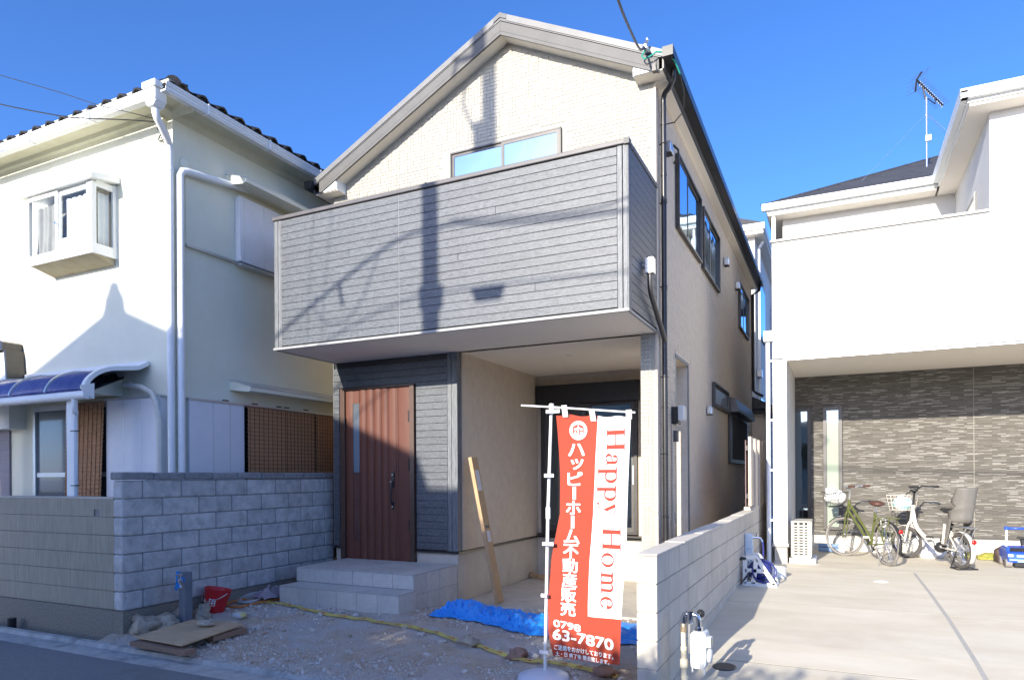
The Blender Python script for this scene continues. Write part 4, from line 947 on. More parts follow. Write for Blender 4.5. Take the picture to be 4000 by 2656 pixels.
# ------------------------------------------------------------------ far white building seen in the gap
FB=thing('far_building','tall white building in the gap behind the new house','building',(-4.5,27,0))
fy=21.0; fx=-2.12
g=MB(); g.box(-9,fx,fy,34,0,8.62); g.build('wall',m_rsid,FB)
g=MB(); g.box(-9.2,fx+.26,fy-.3,34,8.62,8.72); g.build('soffit',m_soffit,FB)
g=MB(); g.box(-9.2,fx+.3,fy-.36,34.2,8.72,8.9); g.build('eave_fascia',m_white,FB)
g=MB(); g.prism([(-9.2,8.9),(fx+.3,8.9),(-5.5,10.1)],'y',fy-.34,34); g.build('roof',m_slate,FB)
g=MB(); g.tube([(fx+.2,fy+.4,8.6),(fx+.06,fy+.45,8.4),(fx+.06,fy+.45,.2)],.05,8); g.build('downpipe',m_pvc,FB); g=MB(); g.tube([(fx+.2,fy+5,8.6),(fx+.06,fy+5,8.4),(fx+.06,fy+5,.2)],.05,8); g.build('downpipe',m_pvc,FB)
for y0,y1,z0,z1 in ((21.9,23.6,5.9,7.6),(22.0,23.6,2.6,4.1),(26,27.5,5.9,7.6)):
    g=MB(); g.box(fx,fx+.05,y0,y1,z0,z1); f=g.build('window',m_sash,FB); g=MB(); g.box(fx+.05,fx+.056,y0+.08,y1-.08,z0+.08,z1-.08); g.build('glass',m_glass,f)
g=MB(); g.box(fx,fx+.16,21.2,21.45,4.55,4.8); g.build('vent_hood',m_metal,FB,bev=.03)
g=MB(); g.box(fx-.2,fx+.8,19.0,fy,3.30,3.42); g.prism([(fx-.2,3.42),(fx+.8,3.42),(fx-.2,3.9)],'y',18.9,fy); g.build('lean_to_roof',m_slate,FB)
g=MB(); g.tube([(fx+.82,18.9,3.38),(fx+.82,fy,3.38)],.06,8); g.build('gutter',m_bronze,FB)
g=MB(); g.box(fx-.1,fx+.4,19.2,fy,0,3.3); g.build('lean_to_wall',m_sidew,FB)
# ------------------------------------------------------------------ sales banner
BNR=thing('sales_banner','red and white upright advertising banner on a thin white pole in the front yard','banner',(-2.12,5.03,.06))
def xl(v): return lerpz([(0,-2.005),(.25,-1.985),(.41,-1.985),(.6,-2.06),(.77,-2.09),(.9,-2.085),(1,-2.045)],v)
def xr(v): return lerpz([(0,-1.392),(.25,-1.408),(.5,-1.42),(.8,-1.468),(1,-1.487)],v)
def bil(x,z): 
    u=(x+2.05)/.62; v=(2.17-z)/1.91
    return .035*math.sin(u*3.4+1.2*v)+.016*math.sin(v*5.5+2.2*u)+.0012*math.sin(u*13+v*6)+.05*max(0,.22-u)*(1+math.sin(v*11))+.003*noise.noise(Vector((x*5,z*4,1)))
def cloth(u,v,off=0):
    z=(2.178-.048*u+.012*math.sin(u*2*math.pi*1.5)**2)*(1-v)+(.268-.012*math.sin(math.pi*u))*v
    x=xl(v)+(xr(v)-xl(v))*u
    return (x,5.0+bil(x,z)-off,z)
VD=.815
def UD(v): return lerpz([(0,.55),(.2,.51),(.42,.495),(.6,.53),(.8,.555),(1,.555)],v)
g=MB(); g.sheet(lambda u,v:cloth(u*UD(v),v),28,110); g.sheet(lambda u,v:cloth(UD(1)+(1-UD(1))*u,VD+(1-VD)*v),22,22); cl=g.build('cloth',m_red,BNR,smooth=True,norm=False)
g=MB(); g.sheet(lambda u,v:cloth(UD(v*VD)+(1-UD(v*VD))*u,v*VD),24,90); g.build('white_panel',m_bwhite,BNR,smooth=True,norm=False)
g=MB(); g.tube([(-2.125,5.045,.07),(-2.085,5.03,1.38),(-2.045,5.02,2.27)],[.0145,.0135,.012],10); g.lathe([(.0145,-.05),(.02,-.045),(.02,.045),(.013,.05)],(-2.083,5.03,1.40),10); g.lathe([(.012,0),(.02,0),(.02,.08),(0,.085)],(-2.045,5.02,2.19),10); g.build('pole',m_white,BNR,smooth=2)
g=MB(); g.tube([(-2.30,5.0,2.268),(-2.0,5.0,2.238),(-1.36,5.0,2.168)],.0075,8); g.build('cross_bar',m_white,BNR)
def loop(x,z,w,h,name='loop'):
    g=MB(); y=5.0+bil(x,z)
    g.add([(x-w/2,y-.009,z-h/2),(x+w/2,y-.009,z-h/2),(x+w/2,4.985,z+h/2),(x-w/2,4.985,z+h/2)],[(0,1,2,3)])
    g.build(name,m_bwhite,BNR,solid=.003)
loop(-1.925,2.205,.045,.09); loop(-1.70,2.165,.045,.09); loop(-1.405,2.155,.045,.07)
for z,w in ((2.205,.11),(1.70,.075),(1.16,.09),(.75,.045),(.30,.075)):
    x0=-2.045-.08*(2.27-z)/2.2-.02; g=MB(); g.box(x0-.005,x0+w,5.0-.03,5.0-.022,z-.014,z+.014); g.build('pole_strap',m_bwhite,BNR)
g=MB(); g.lathe([(.0,.07),(.09,.065),(.2,.035),(.215,.0),(.2,-.03)],(-2.13,5.03,.07),20); g.blob((-2.13,5.03,.075),(.20,.17,.05),4,.2,2); g.build('water_weight',M('weight_plastic',(.6,.63,.70),rough=.35),BNR,smooth=True)
# printing: flat pieces that follow the cloth
CNT=[0]
def printed(polys,name,mat,off=.006):
    g=MB()
    for P in polys:
        CNT[0]+=1; o_=off+.00002*(CNT[0]%60)
        pv,pf=fine(P,[tuple(range(len(P)))],.025); g.add([(x,5.0+bil(x,z)-o_,z) for x,z in pv],pf)
    return g.build(name,mat,cl,norm=False)
def text_mesh(s,size,bold=0,sx=1):
    cu=bpy.data.curves.new('txt','FONT'); cu.body=s; cu.size=size; cu.offset=bold; cu.align_x='CENTER'; cu.align_y='CENTER'; cu.resolution_u=3
    ob=bpy.data.objects.new('txt',cu); COL.objects.link(ob); dg=bpy.context.evaluated_depsgraph_get(); me=ob.evaluated_get(dg).to_mesh()
    vs=[(v.co.x*sx,v.co.y) for v in me.vertices]; fs=[tuple(p.vertices) for p in me.polygons]
    ob.evaluated_get(dg).to_mesh_clear(); bpy.data.objects.remove(ob); bpy.data.curves.remove(cu)
    return vs,fs
def fine(vs,fs,L):
    V=[tuple(v) for v in vs]; out=[]; st=[]
    for f in fs:
        for k in range(1,len(f)-1): st.append((f[0],f[k],f[k+1]))
    if any(len(f)>4 for f in fs):
        me=bpy.data.meshes.new('t'); me.from_pydata([(v[0],v[1],0) for v in V],[],fs); b=bmesh.new(); b.from_mesh(me); bmesh.ops.triangulate(b,faces=b.faces); b.verts.index_update(); V=[(v.co.x,v.co.y) for v in b.verts]; st=[tuple(v.index for v in f.verts) for f in b.faces]; b.free(); bpy.data.meshes.remove(me)
    while st:
        t=st.pop(); e=[((V[t[i]][0]-V[t[(i+1)%3]][0])**2+(V[t[i]][1]-V[t[(i+1)%3]][1])**2,i) for i in range(3)]; d,i=max(e)
        if d>L*L:
            a,b,c=t[i],t[(i+1)%3],t[(i+2)%3]; V.append(((V[a][0]+V[b][0])/2,(V[a][1]+V[b][1])/2)); n=len(V)-1; st+=[(a,n,c),(n,b,c)]
        else: out.append(t)
    return V,out
def fit_text(s,cx,cz,w,h,bold=0):
    "text fitted into a box of w x h centred on cx,cz; returns points"
    vs,fs=text_mesh(s,.1,bold)
    if not vs: return [],[]
    a=min(v[0] for v in vs);b=max(v[0] for v in vs);c=min(v[1] for v in vs);d=max(v[1] for v in vs)
    kx=w/max(1e-4,b-a); kz=h/max(1e-4,d-c)
    return [(cx+(v[0]-(a+b)/2)*kx,cz+(v[1]-(c+d)/2)*kz) for v in vs],fs
def print_text(name,s,cx,cz,w,h,bold=0,slant=0,mat=None):
    sh=[(0,0)] if bold<.0003 else [(dx*bold*1.3,dz*bold*1.3) for dx,dz in ((-1,-.7),(1,.7),(-1,.7),(1,-.7))]
    w-=2.6*bold; h-=2*bold
    vs,fs=fine(*fit_text(s,cx,cz,w,h,0),.02); g=MB()
    for k,(dx,dz) in enumerate(sh): g.add([(x+dx,5.0+bil(x+dx,z+slant*(x-cx)+dz)-.0065-.0003*k,z+slant*(x-cx)+dz) for x,z in vs],fs)
    g.build(name,mat or m_ltw,cl,norm=False)
chars='ハッピーホーム不動産販売'
hw={'ハ':(.136,.098),'ッ':(.105,.085),'ピ':(.125,.11),'ホ':(.125,.11),'ム':(.135,.112)}
for i,c in enumerate(chars):
    t=i/11; z=1.901-1.25*t; x=-1.845-.068*t
    if c=='ー':
        vs=[(x-.014,z-.05),(x+.014,z-.05),(x+.014,z+.05),(x-.014,z+.05)]; printed([vs],'lettering',m_ltw)
    else:
        w_,h_=hw.get(c,(.132,.112)); print_text('lettering',c,x+(.012 if c=='ッ' else 0),z,.0+w_,h_,.0026)
print_text('lettering','0798',-1.922,.519,.234,.058,.0022,-.10)
print_text('lettering','63-7870',-1.788,.428,.512,.088,.003,-.06)
print_text('lettering','ご迷惑をおかけしております。',-1.783,.332,.50,.042,.0009,-.035)
print_text('lettering','土・日 終了後 撤去致します。',-1.795,.283,.455,.038,.0009,-.035)
# logo: white disc with two H shapes under a roof rhombus
def arcp(cx,cz,rx,rz,a0,a1,n=24): return [(cx+rx*math.cos(R(a0+(a1-a0)*k/n)),cz+rz*math.sin(R(a0+(a1-a0)*k/n))) for k in range(n+1)]
lx,lz=-1.827,2.052; r0=.072
g=MB(); k=arcp(lx,lz,r0,r0*1.04,0,360,40)[:-1]; g.add([(x,5+bil(x,z)-.0055,z) for x,z in k],[tuple(range(len(k)))]); lg=g.build('logo_disc',m_ltw,cl,norm=False)
ps=[]
for q in range(40):
    a,b=360*q/40,360*(q+1)/40; f=lambda r,t:(lx+r*math.cos(R(t)),lz+r*1.04*math.sin(R(t))); ps.append([f(r0*.89,a),f(r0*.93,a),f(r0*.93,b),f(r0*.89,b)])
def lp(*pts): ps.append([(lx+p[0]*r0,lz+p[1]*r0) for p in pts])
lp((-.62,.42),(-.04,.70),(-.04,.36),(-.52,.22)); lp((.04,.70),(.62,.42),(.52,.22),(.04,.36))
lp((-.62,.34),(-.48,.26),(-.48,-.36),(-.62,-.30)); lp((-.22,.14),(-.08,.10),(-.08,-.50),(-.22,-.46)); lp((-.48,.02),(-.22,-.06),(-.22,-.18),(-.48,-.10))
lp((.62,.34),(.48,.26),(.48,-.36),(.62,-.30)); lp((.22,.14),(.08,.10),(.08,-.50),(.22,-.46)); lp((.48,.02),(.22,-.06),(.22,-.18),(.48,-.10))
printed(ps,'logo_mark',m_ltr,.0075)
print_text('logo_text','HAPPY HOME',lx,lz-.048,.075,.009,0,0,m_ltr)
# serif lettering "Happy Home", turned a quarter clockwise
def ell(cx,cy,rx,ry,ix,iy,a0,a1,n=22):
    out=[]
    for q in range(n):
        a,b=R(a0+(a1-a0)*q/n),R(a0+(a1-a0)*(q+1)/n)
        out.append([(cx+ix*math.cos(a),cy+iy*math.sin(a)),(cx+rx*math.cos(a),cy+ry*math.sin(a)),(cx+rx*math.cos(b),cy+ry*math.sin(b)),(cx+ix*math.cos(b),cy+iy*math.sin(b))])
    return out
def rect(a,b,c,d): return [(a,c),(b,c),(b,d),(a,d)]
th=.045
GL={
'H':(1.13,[rect(.10,.30,0,1),rect(.83,1.03,0,1),rect(.30,.83,.48,.48+th),rect(0,.40,0,th*.8),rect(0,.40,1-th*.8,1),rect(.73,1.13,0,th*.8),rect(.73,1.13,1-th*.8,1)]),
'o':(.73,ell(.365,.33,.365,.345,.225,.315,0,360,30)),
'p':(.80,[rect(.10,.255,-.42,.66),rect(0,.10,.60,.66),rect(0,.36,-.42,-.39)]+ell(.44,.33,.36,.345,.20,.305,-135,135)),
'a':(.66,ell(.24,.17,.24,.19,.11,.155,60,330,20)+[rect(.40,.54,.06,.50)]+ell(.30,.47,.24,.205,.10,.175,0,170,16)+ell(.60,.06,.09,.07,.04,.045,180,350,8)+[[(.08,.42),(.20,.42),(.20,.56),(.09,.56)],[(.24,.33),(.42,.40),(.42,.43),(.24,.36)]]),
'y':(.65,[[(.07,.66),(.24,.66),(.43,.14),(.35,0)],[(.55,.66),(.585,.66),(.26,-.27),(.21,-.30)],rect(0,.32,.63,.66),rect(.45,.68,.63,.66)]+ell(.13,-.30,.13,.115,.09,.085,190,370,12)+[[(.0,-.30),(.09,-.24),(.14,-.29),(.06,-.36)]]),
'm':(1.14,[rect(.10,.24,0,.66),rect(.48,.62,0,.46),rect(.87,1.01,0,.46),rect(0,.10,.60,.66),rect(0,.34,0,.035),rect(.40,.72,0,.035),rect(.79,1.12,0,.035)]+ell(.38,.44,.24,.225,.10,.17,0,140,14)+ell(.77,.44,.24,.225,.10,.17,0,140,14)),
'e':(.64,ell(.32,.33,.32,.345,.185,.315,20,325,28)+[rect(.14,.60,.345,.345+th*.9),[(.46,.36),(.62,.36),(.60,.46),(.45,.50)]]),
}
def hh(ch,z0,z1):
    adv,P=GL[ch]; k=(z0-z1)/adv; cap=.150
    t=(2.055-z0)/1.375; bx=-1.590-.050*t
    out=[]
    for q in P:
        out.append([(bx+cap*pt[1]-.038*(pt[0]*k)*0, z0-pt[0]*k) for pt in q])
    printed(out,'serif_lettering',m_ltr,.006)
for ch,a,b in (('H',2.055,1.886),('a',1.866,1.768),('p',1.758,1.64),('p',1.62,1.504),('y',1.494,1.394),('H',1.301,1.13),('o',1.111,1.002),('m',.966,.795),('e',.777,.68)): hh(ch,a,b)
# ------------------------------------------------------------------ things lying in the yard
def place_z(x,y,dz=0): return gz(x,y)+dz
SP=thing('standpipe','slate-grey water standpipe with chrome tap and blue tape near the block wall','standpipe',(-6.47,5.2,.05))
x,y=-6.47,5.2; zb_=gz(x,y)-.03; zt=.665
g=MB(); g.box(x-.05,x+.05,y-.05,y+.05,zb_,zt); g.build('post',m_slate2,SP,bev=.008)
g=MB(); g.tube([(x+.03,y-.06,zt-.08),(x+.03,y-.10,zt-.08),(x+.05,y-.13,zt-.08),(x+.13,y-.17,zt-.09),(x+.17,y-.19,zt-.14)],.014,8); g.lathe([(.016,0),(.016,.05),(.03,.052),(.03,.066),(0,.068)],(x+.04,y-.11,zt-.07),10); g.build('tap',m_chrome,SP,smooth=2)
g=MB(); g.box(x-.075,x-.02,y-.062,y-.052,zt-.17,zt+.01); g.box(x-.06,x+.052,y-.058,y-.051,zt-.10,zt-.05); g.cbox((x-.07,y-.055,zt-.13),(.018,.004,.07),Matrix.Rotation(R(12),3,'Y')); g.build('masking_tape',m_btape,SP)
BK=thing('fire_bucket','red plastic bucket with white characters beside the standpipe','bucket',(-6.64,5.70,.1))
bx,by=-6.645,5.72; bz=gz(bx,by); Mt=Matrix.Rotation(R(-9),3,'X')@Matrix.Rotation(R(7),3,'Y')
g=MB(); pr=[(0,.0),(.105,.0),(.145,.265),(.155,.265),(.155,.255),(.146,.255)][:4]; g.lathe([(0,0),(.108,0),(.150,.27),(.158,.275),(.150,.282),(.142,.27),(.104,.012),(0,.012)],(bx,by,bz),28,Mt); bk=g.build('body',m_bucket,BK,smooth=2)
g=MB(); P=[]
for q in range(13):
    a=math.pi*q/12; P.append(Vector((bx,by,bz))+Mt@Vector((.155*math.cos(a+.5),.155*math.sin(a+.5)-0,.262-.17*math.sin(a)*0))+Vector((0,-.03*math.sin(a),-.06*math.sin(a))))
P=[Vector((bx,by,bz))+Mt@Vector((.158*math.cos(R(t)),.158*math.sin(R(t)),.25-.12*math.sin(R((t-180)))*1.0)) for t in range(180,361,15)]
g.tube(P,.005,6); g.build('bail',m_metal,BK)
for ch,ang in (('用',-62),('水',-112)):
    vs,fs=fit_text(ch,0,.125,.085,.085,.0012); out=[]
    for (px_,pz_) in vs:
        r_=.1095+(.042)*pz_/.27+.002; a=R(ang)+px_/.128; out.append(Vector((bx,by,bz))+Mt@Vector((r_*math.cos(a),r_*math.sin(a),pz_)))
    g=MB(); g.add(out,fs); g.build('lettering',m_ltw,BK,norm=False)
# hoses
def path_on_ground(pts,dz): return [(x,y,gz(x,y)+dz) for x,y in pts]
def smooth_path(pts,n=8):
    P=[Vector(p) for p in pts]; out=[]
    for i in range(len(P)-1):
        p0=P[max(i-1,0)];p1=P[i];p2=P[i+1];p3=P[min(i+2,len(P)-1)]
        for k in range(n):
            t=k/n; out.append(.5*((2*p1)+(p2-p0)*t+(2*p0-5*p1+4*p2-p3)*t*t+(3*p1-p0-3*p2+p3)*t**3))
    out.append(P[-1]); return out
g=MB(); pts=path_on_ground([(-6.72,6.28),(-6.78,6.10),(-6.75,5.98),(-6.62,5.93),(-6.50,6.0),(-6.46,6.18),(-6.42,6.42),(-6.40,6.60)],.018); g.tube(smooth_path(pts),.013,8); o=g.build('garden_hose',m_orange,smooth=2); tag(o,'orange hose curving over the soil by the block wall','hose')
g=MB()
for k in range(4): g.ring((-6.66+.008*k,6.28+.012*k,gz(-6.66,6.25)+.02+.011*k),.145+.006*(k%2),.008,30,6,Matrix.Rotation(R(5+3*k),3,'X'))
o=g.build('hose_coil',m_clearh,smooth=True); tag(o,'coil of clear grey tubing by the block wall','hose')
g=MB(); g.sheet(lambda u,v:(-6.72+.33*u+.05*math.sin(v*7),6.30+.48*v+.05*math.sin(u*6),gz(-6.6,6.6)+.03+.16*abs(noise.noise(Vector((u*3,v*3,2.2))))+.05*math.sin(u*math.pi)*math.sin(v*math.pi)+.05*abs(math.sin(u*9+v*5))*.5),26,26); o=g.build('dust_sheet',m_purple,smooth=True,norm=False,solid=.004); tag(o,'crumpled dusty purple cloth lying left of the entrance steps','cloth')
g=MB(); g.blob((-6.17,5.66,gz(-6.17,5.66)+.03),(.10,.07,.045),8,.3,2); o=g.build('yellow_tape_roll',M('pale_stone',(.5,.52,.56),(.62,.55,.2),sc=9,lo=.5,hi=.56,rough=.8),smooth=True); tag(o,'grey lump with yellow smears on the soil before the hoses','debris')
# plywood cover on planks
PW=thing('plywood_board','sheet of plywood lying on two planks at the street edge','board',(-5.9,4.85,.08))
def ply(u,v,dz):
    A=Vector((-6.30,4.47,.115));B=Vector((-5.53,4.40,.125));Cc=Vector((-5.62,5.26,.155));D=Vector((-6.36,5.20,.14))
    p=A*(1-u)*(1-v)+B*u*(1-v)+Cc*u*v+D*(1-u)*v; return (p.x,p.y,p.z+dz)
g=MB(); g.add([ply(u,v,dz) for dz in (0,.015) for u,v in ((0,0),(1,0),(1,.94),(.72,1),(.30,.95),(.28,1),(0,1))],[(0,1,2,3,4,5,6)[::-1],(7,8,9,10,11,12,13)]+[(i,(i+1)%7,(i+1)%7+7,i+7) for i in range(7)]); g.build('plywood_sheet',m_ply,PW)
g=MB(); g.bar((-6.27,4.46,.075),(-5.80,4.435,.075),.12,.045); g.build('plank',m_plank,PW,bev=.003)
g=MB(); g.bar((-5.795,4.43,.075),(-5.43,4.41,.078),.12,.045); g.build('plank',m_plank,PW,bev=.003)
g=MB(); g.bar((-5.62,4.80,.10),(-5.60,5.2,.11),.09,.05); g.build('plank',m_plank,PW)
g=MB(); g.blob((-5.93,5.0,.19),(.105,.07,.032),12,.25,3); o=g.build('stone',m_rock,smooth=True); tag(o,'flat grey stone weighing down the plywood sheet','stone')
# rocks under the block wall
rocks=[((-6.70,4.86),(.17,.12,.10),'brown rock nearest the street under the block wall corner'),((-6.62,5.08),(.15,.13,.085),'brown rock wedged against the block wall left of the standpipe'),((-6.52,5.0),(.11,.10,.075),'rounded tan rock just left of the standpipe foot'),((-6.40,5.32),(.06,.05,.05),'small pale stone at the foot of the standpipe'),((-6.52,5.45),(.085,.08,.10),'tan rock leaning between the standpipe and the red bucket'),((-6.73,5.38),(.12,.10,.08),'flat rock behind the standpipe under the block wall'),((-3.17,5.68),(.105,.075,.055),'brown stone holding down the yellow tape in mid yard'),((-2.58,5.47),(.09,.06,.06),'reddish stone on the yellow tape left of the banner'),((-1.72,5.35),(.12,.09,.045),'broken brick-coloured stone right of the banner foot')]
for i,((x,y),h,lb) in enumerate(rocks):
    g=MB(); g.blob((x,y,gz(x,y)+h[2]*.45),h,20+i,.75,3,1.25); o=g.build('rock',m_rock if i<7 else M('reddish_rock',(.26,.15,.11),(.34,.22,.17),sc=9,rough=.9,bump=.6,bsc=30),smooth=True); tag(o,lb,'rock')
rr=random.Random(8)
for i in range(70):
    x=rr.uniform(-6.0,-1.45); y=rr.uniform(4.7,7.6)
    if -6.36<x<-4.5 and y>6.4: continue
    s=rr.uniform(.018,.045); g=MB(); g.blob((x,y,gz(x,y)+s*.3),(s*rr.uniform(.8,1.3),s,s*.7),i,.45,1,1.2); o=g.build('stone',m_grav if rr.random()<.7 else m_rock); tag(o,'fist-sized loose stone lying on the gravel of the front yard','stone',group='loose stones in the front yard')
# yellow caution tape along the ground
TP=[(-6.42,6.34),(-5.9,6.25),(-5.43,6.14),(-4.95,6.10),(-4.55,6.08),(-4.2,6.04),(-3.95,5.98),(-3.6,5.85),(-3.25,5.71),(-3.07,5.66),(-2.8,5.53),(-2.56,5.42),(-2.3,5.43),(-2.05,5.40),(-1.84,5.37),(-1.6,5.30)]
P=smooth_path([(x,y,0) for x,y in TP],6); g=MB(); vs=[];fs=[]
for i,p in enumerate(P):
    d=(P[min(i+1,len(P)-1)]-P[max(i-1,0)]).normalized(); nrm=Vector((-d.y,d.x,0)); tw=.35+.5*noise.noise(Vector((i*.17,3,1))); wd=.027
    for s in (-1,1):
        q=p+nrm*s*wd*math.cos(tw); vs.append((q.x,q.y,gz(p.x,p.y)+.022+s*wd*math.sin(tw)*.7+.012*noise.noise(Vector((i*.5,1,1)))))
for i in range(len(P)-1): fs.append((2*i,2*i+1,2*i+3,2*i+2))
g.add(vs,fs); o=g.build('caution_tape',m_yel,norm=False,solid=.002); tag(o,'yellow caution tape with red arrows lying across the gravel','tape'); tpo=o
m_tred=M('tape_red',(.5,.06,.05),rough=.6)
for i in range(4,len(P)-2,4):
    a=Vector(vs[2*i]);b=Vector(vs[2*i+1]);c=Vector(vs[2*i+2]);d=Vector(vs[2*i+3]); c2=Vector(vs[2*i+4]);d2=Vector(vs[2*i+5])
    up=Vector((0,0,.0035)); f=lambda p,q,t:p.lerp(q,t)+up
    g=MB(); g.add([f(a,b,.42),f(c,d,.42),f(c,d,.2),f((c+c2)/2,(d+d2)/2,.5),f(c,d,.8),f(c,d,.58),f(a,b,.58)],[(0,1,2,3,4,5,6)]); s=g.build('arrow_mark',m_tred,norm=False); s.parent=tpo
# blue tarpaulin
def tarp(u,v):
    # left crumpled end to right flat end, under the banner to the boundary wall
    x=lerpz([(0,-4.20),(.35,-3.35),(.62,-2.75),(1,-1.32)],u)
    f=lerpz([(0,6.55),(.18,6.45),(.4,6.38),(.62,6.15),(.8,6.2),(1,6.2)],u); b=lerpz([(0,7.25),(.1,7.45),(.35,7.2),(.6,7.15),(1,7.2)],u)
    y=f+(b-f)*v+.05*noise.noise(Vector((u*9,v*3,7)))
    cr=max(0,1-u*1.25)*.8+.18+.9*math.exp(-((v-.15)/.22)**2)*(.55 if u>.3 else .9)
    n1=abs(noise.noise(Vector((u*9,v*5,3))))+.6*abs(noise.noise(Vector((u*22,v*11,5))))+.35*abs(noise.noise(Vector((u*45,v*19,6))))
    env=min(1,6*min(v,1-v))*min(1,10*u+.12)
    z=gz(x,min(y,7.85))+.018+env*cr*(.02+.145*n1)
    return (x,y,z)
g=MB(); g.sheet(tarp,230,64); o=g.build('tarpaulin',m_tarp,smooth=False,norm=False,solid=.003); tag(o,'crumpled bright blue tarpaulin spread before the porch','tarpaulin')
# cardboard box leaning on the porch wall, scraps
CB=thing('cardboard_carton','long cardboard carton leaning upright against the porch wall','carton',(-4.04,8.05,.02))
Mc=Matrix.Rotation(math.atan2(-.385,1.9),3,'Y')
c=Vector((-4.235,8.05,.99)); g=MB(); g.cbox(c,(.026,.085,.98),Mc); g.build('carton',m_card,CB,bev=.004)
ex=Mc@Vector((1,0,0)); ez=Mc@Vector((0,0,1))
for a,hl,hy,yo in ((.66,.14,.05,.0),(-.10,.075,.045,.0)):
    p=c+ex*.0275+ez*a+Vector((0,yo,0)); g=MB(); g.cbox(p,(.0015,hy,hl),Mc); g.build('paper_label',M('paper',(.62,.6,.6),rough=.8),CB)
p=c+ex*.0275+ez*.03; g=MB(); g.cbox(p,(.0012,.05,.02),Mc); g.build('printed_strip',m_fascia,CB)
g=MB(); g.cbox((-4.50,10.30,.045),(.10,.05,.03),Matrix.Rotation(R(25),3,'Y')@Matrix.Rotation(R(30),3,'Z')); o=g.build('cardboard_scrap',m_card); tag(o,'bent brown cardboard scrap on the porch floor beside the wall','cardboard')
g=MB(); g.box(-4.38,-4.12,10.15,10.28,.013,.085); g.box(-4.3,-4.2,10.145,10.15,.03,.07); o=g.build('small_carton',m_card); tag(o,'small flat carton on the porch floor behind the banner','carton')
# ------------------------------------------------------------------ gas meter at the driveway edge
GMT=thing('gas_meter','cream gas meter with pipes beside the low block wall by the street','gas meter',(-.95,4.95,.05))
gy=4.95
g=MB(); g.tube([(-.995,gy,.02),(-.995,gy,.26)],.026,10); g.tube([(-.998,gy,.26),(-1.0,gy,.43)],.020,10); g.lathe([(.02,-.02),(.03,-.015),(.03,.04),(.022,.05)],(-.998,gy,.33),12); g.lathe([(.02,-.015),(.024,-.012),(.024,.012),(.02,.015)],(-.999,gy,.45),12); g.tube([(-1.0,gy,.43),(-1.003,gy,.60)],.0175,10); g.build('riser_pipe',m_cpipe,GMT,smooth=2)
g=MB(); g.lathe([(.018,-.03),(.026,-.028),(.026,.0),(.022,.004),(.022,.03),(.018,.035)],(-1.0,gy,.60),12); g.build('coupling',m_copper,GMT,smooth=2)
g=MB(); g.tube([(-1.0,gy,.62),(-1.0,gy,.675),(-.992,gy,.695),(-.975,gy,.70),(-.955,gy,.70)],.021,10); g.tube([(-.955,gy,.70),(-.92,gy,.70),(-.90,gy,.69),(-.893,gy,.67),(-.893,gy,.61)],.018,10); g.lathe([(.024,-.055),(.028,-.05),(.026,.02),(.034,.022),(.034,.036),(0,.04)],(-.952,gy,.69),14); g.lathe([(.018,-.02),(.03,-.018),(.03,.012),(.02,.016)],(-.893,gy,.60),8); g.build('pipe_fitting',m_chrome,GMT,smooth=2)
g=MB(); g.lathe([(0,.024),(.024,.02),(.03,0),(.027,-.022),(0,-.024)],(-.895,gy+.09,.695),16,Matrix.Rotation(R(70),3,'X')); g.build('regulator',m_black,GMT,smooth=True)
g=MB(); g.box(-.965,-.955,gy-.01,gy+.02,.42,.66); g.build('bracket',m_metal,GMT)
g=MB(); g.prism([(-.945,.36),(-.94,.33),(-.85,.32),(-.835,.36),(-.835,.57),(-.85,.585),(-.93,.585),(-.945,.57)],'y',gy-.055,gy+.10); gb=g.build('meter_body',m_gasbody,GMT,bev=.014)
g=MB()
for x in (-.93,-.905,-.88,-.86): g.box(x,x+.006,gy-.062,gy-.05,.33,.46)
g.box(-.935,-.925,gy-.05,gy-.02,.30,.33); g.box(-.855,-.845,gy-.05,gy-.02,.29,.33); g.build('rib',m_gasbody,gb)
g=MB(); g.box(-.838,-.80,gy-.06,gy+.02,.485,.555); g.build('counter',m_gasbody,gb,bev=.004)
g=MB(); g.box(-.80,-.797,gy-.05,gy+.01,.50,.545); g.build('counter_window',m_glassd,gb)
g=MB(); g.lathe([(0,.03),(.05,.026),(.062,0)],(-.835,gy+.03,.41),16,Matrix.Rotation(R(90),3,'Y')); g.build('diaphragm_cover',m_gasbody,gb,smooth=True)
# ------------------------------------------------------------------ hose reel, tap post, planter ring
TPt=thing('tap_post','pale blue water tap post fixed to the boundary wall','tap',(-1.09,9.75,.28))
g=MB(); g.box(-1.125,-1.03,9.66,9.80,.28,.90); g.box(-1.13,-1.02,9.655,9.805,.70,.72); g.build('post',m_paleblue,TPt,bev=.006)
g=MB(); g.tube([(-1.03,9.72,.845),(-.965,9.72,.845),(-.93,9.72,.835),(-.905,9.72,.79)],.016,8); g.lathe([(.018,0),(.018,.03),(.03,.032),(.03,.045),(0,.047)],(-.98,9.72,.86),10); g.build('tap',m_chrome,TPt,smooth=2)
g=MB(); g.tube(smooth_path([(-.905,9.72,.79),(-.895,9.71,.66),(-.91,9.68,.5),(-.95,9.6,.40),(-.95,9.5,.42)]),.012,8); g.build('supply_hose',m_bluehose,TPt,smooth=2)
HR=thing('hose_reel','white plastic hose reel wound with dark blue hose beside the wall','hose reel',(-.90,9.3,.28))
cx_,cy_,cz_=-.90,9.32,.46
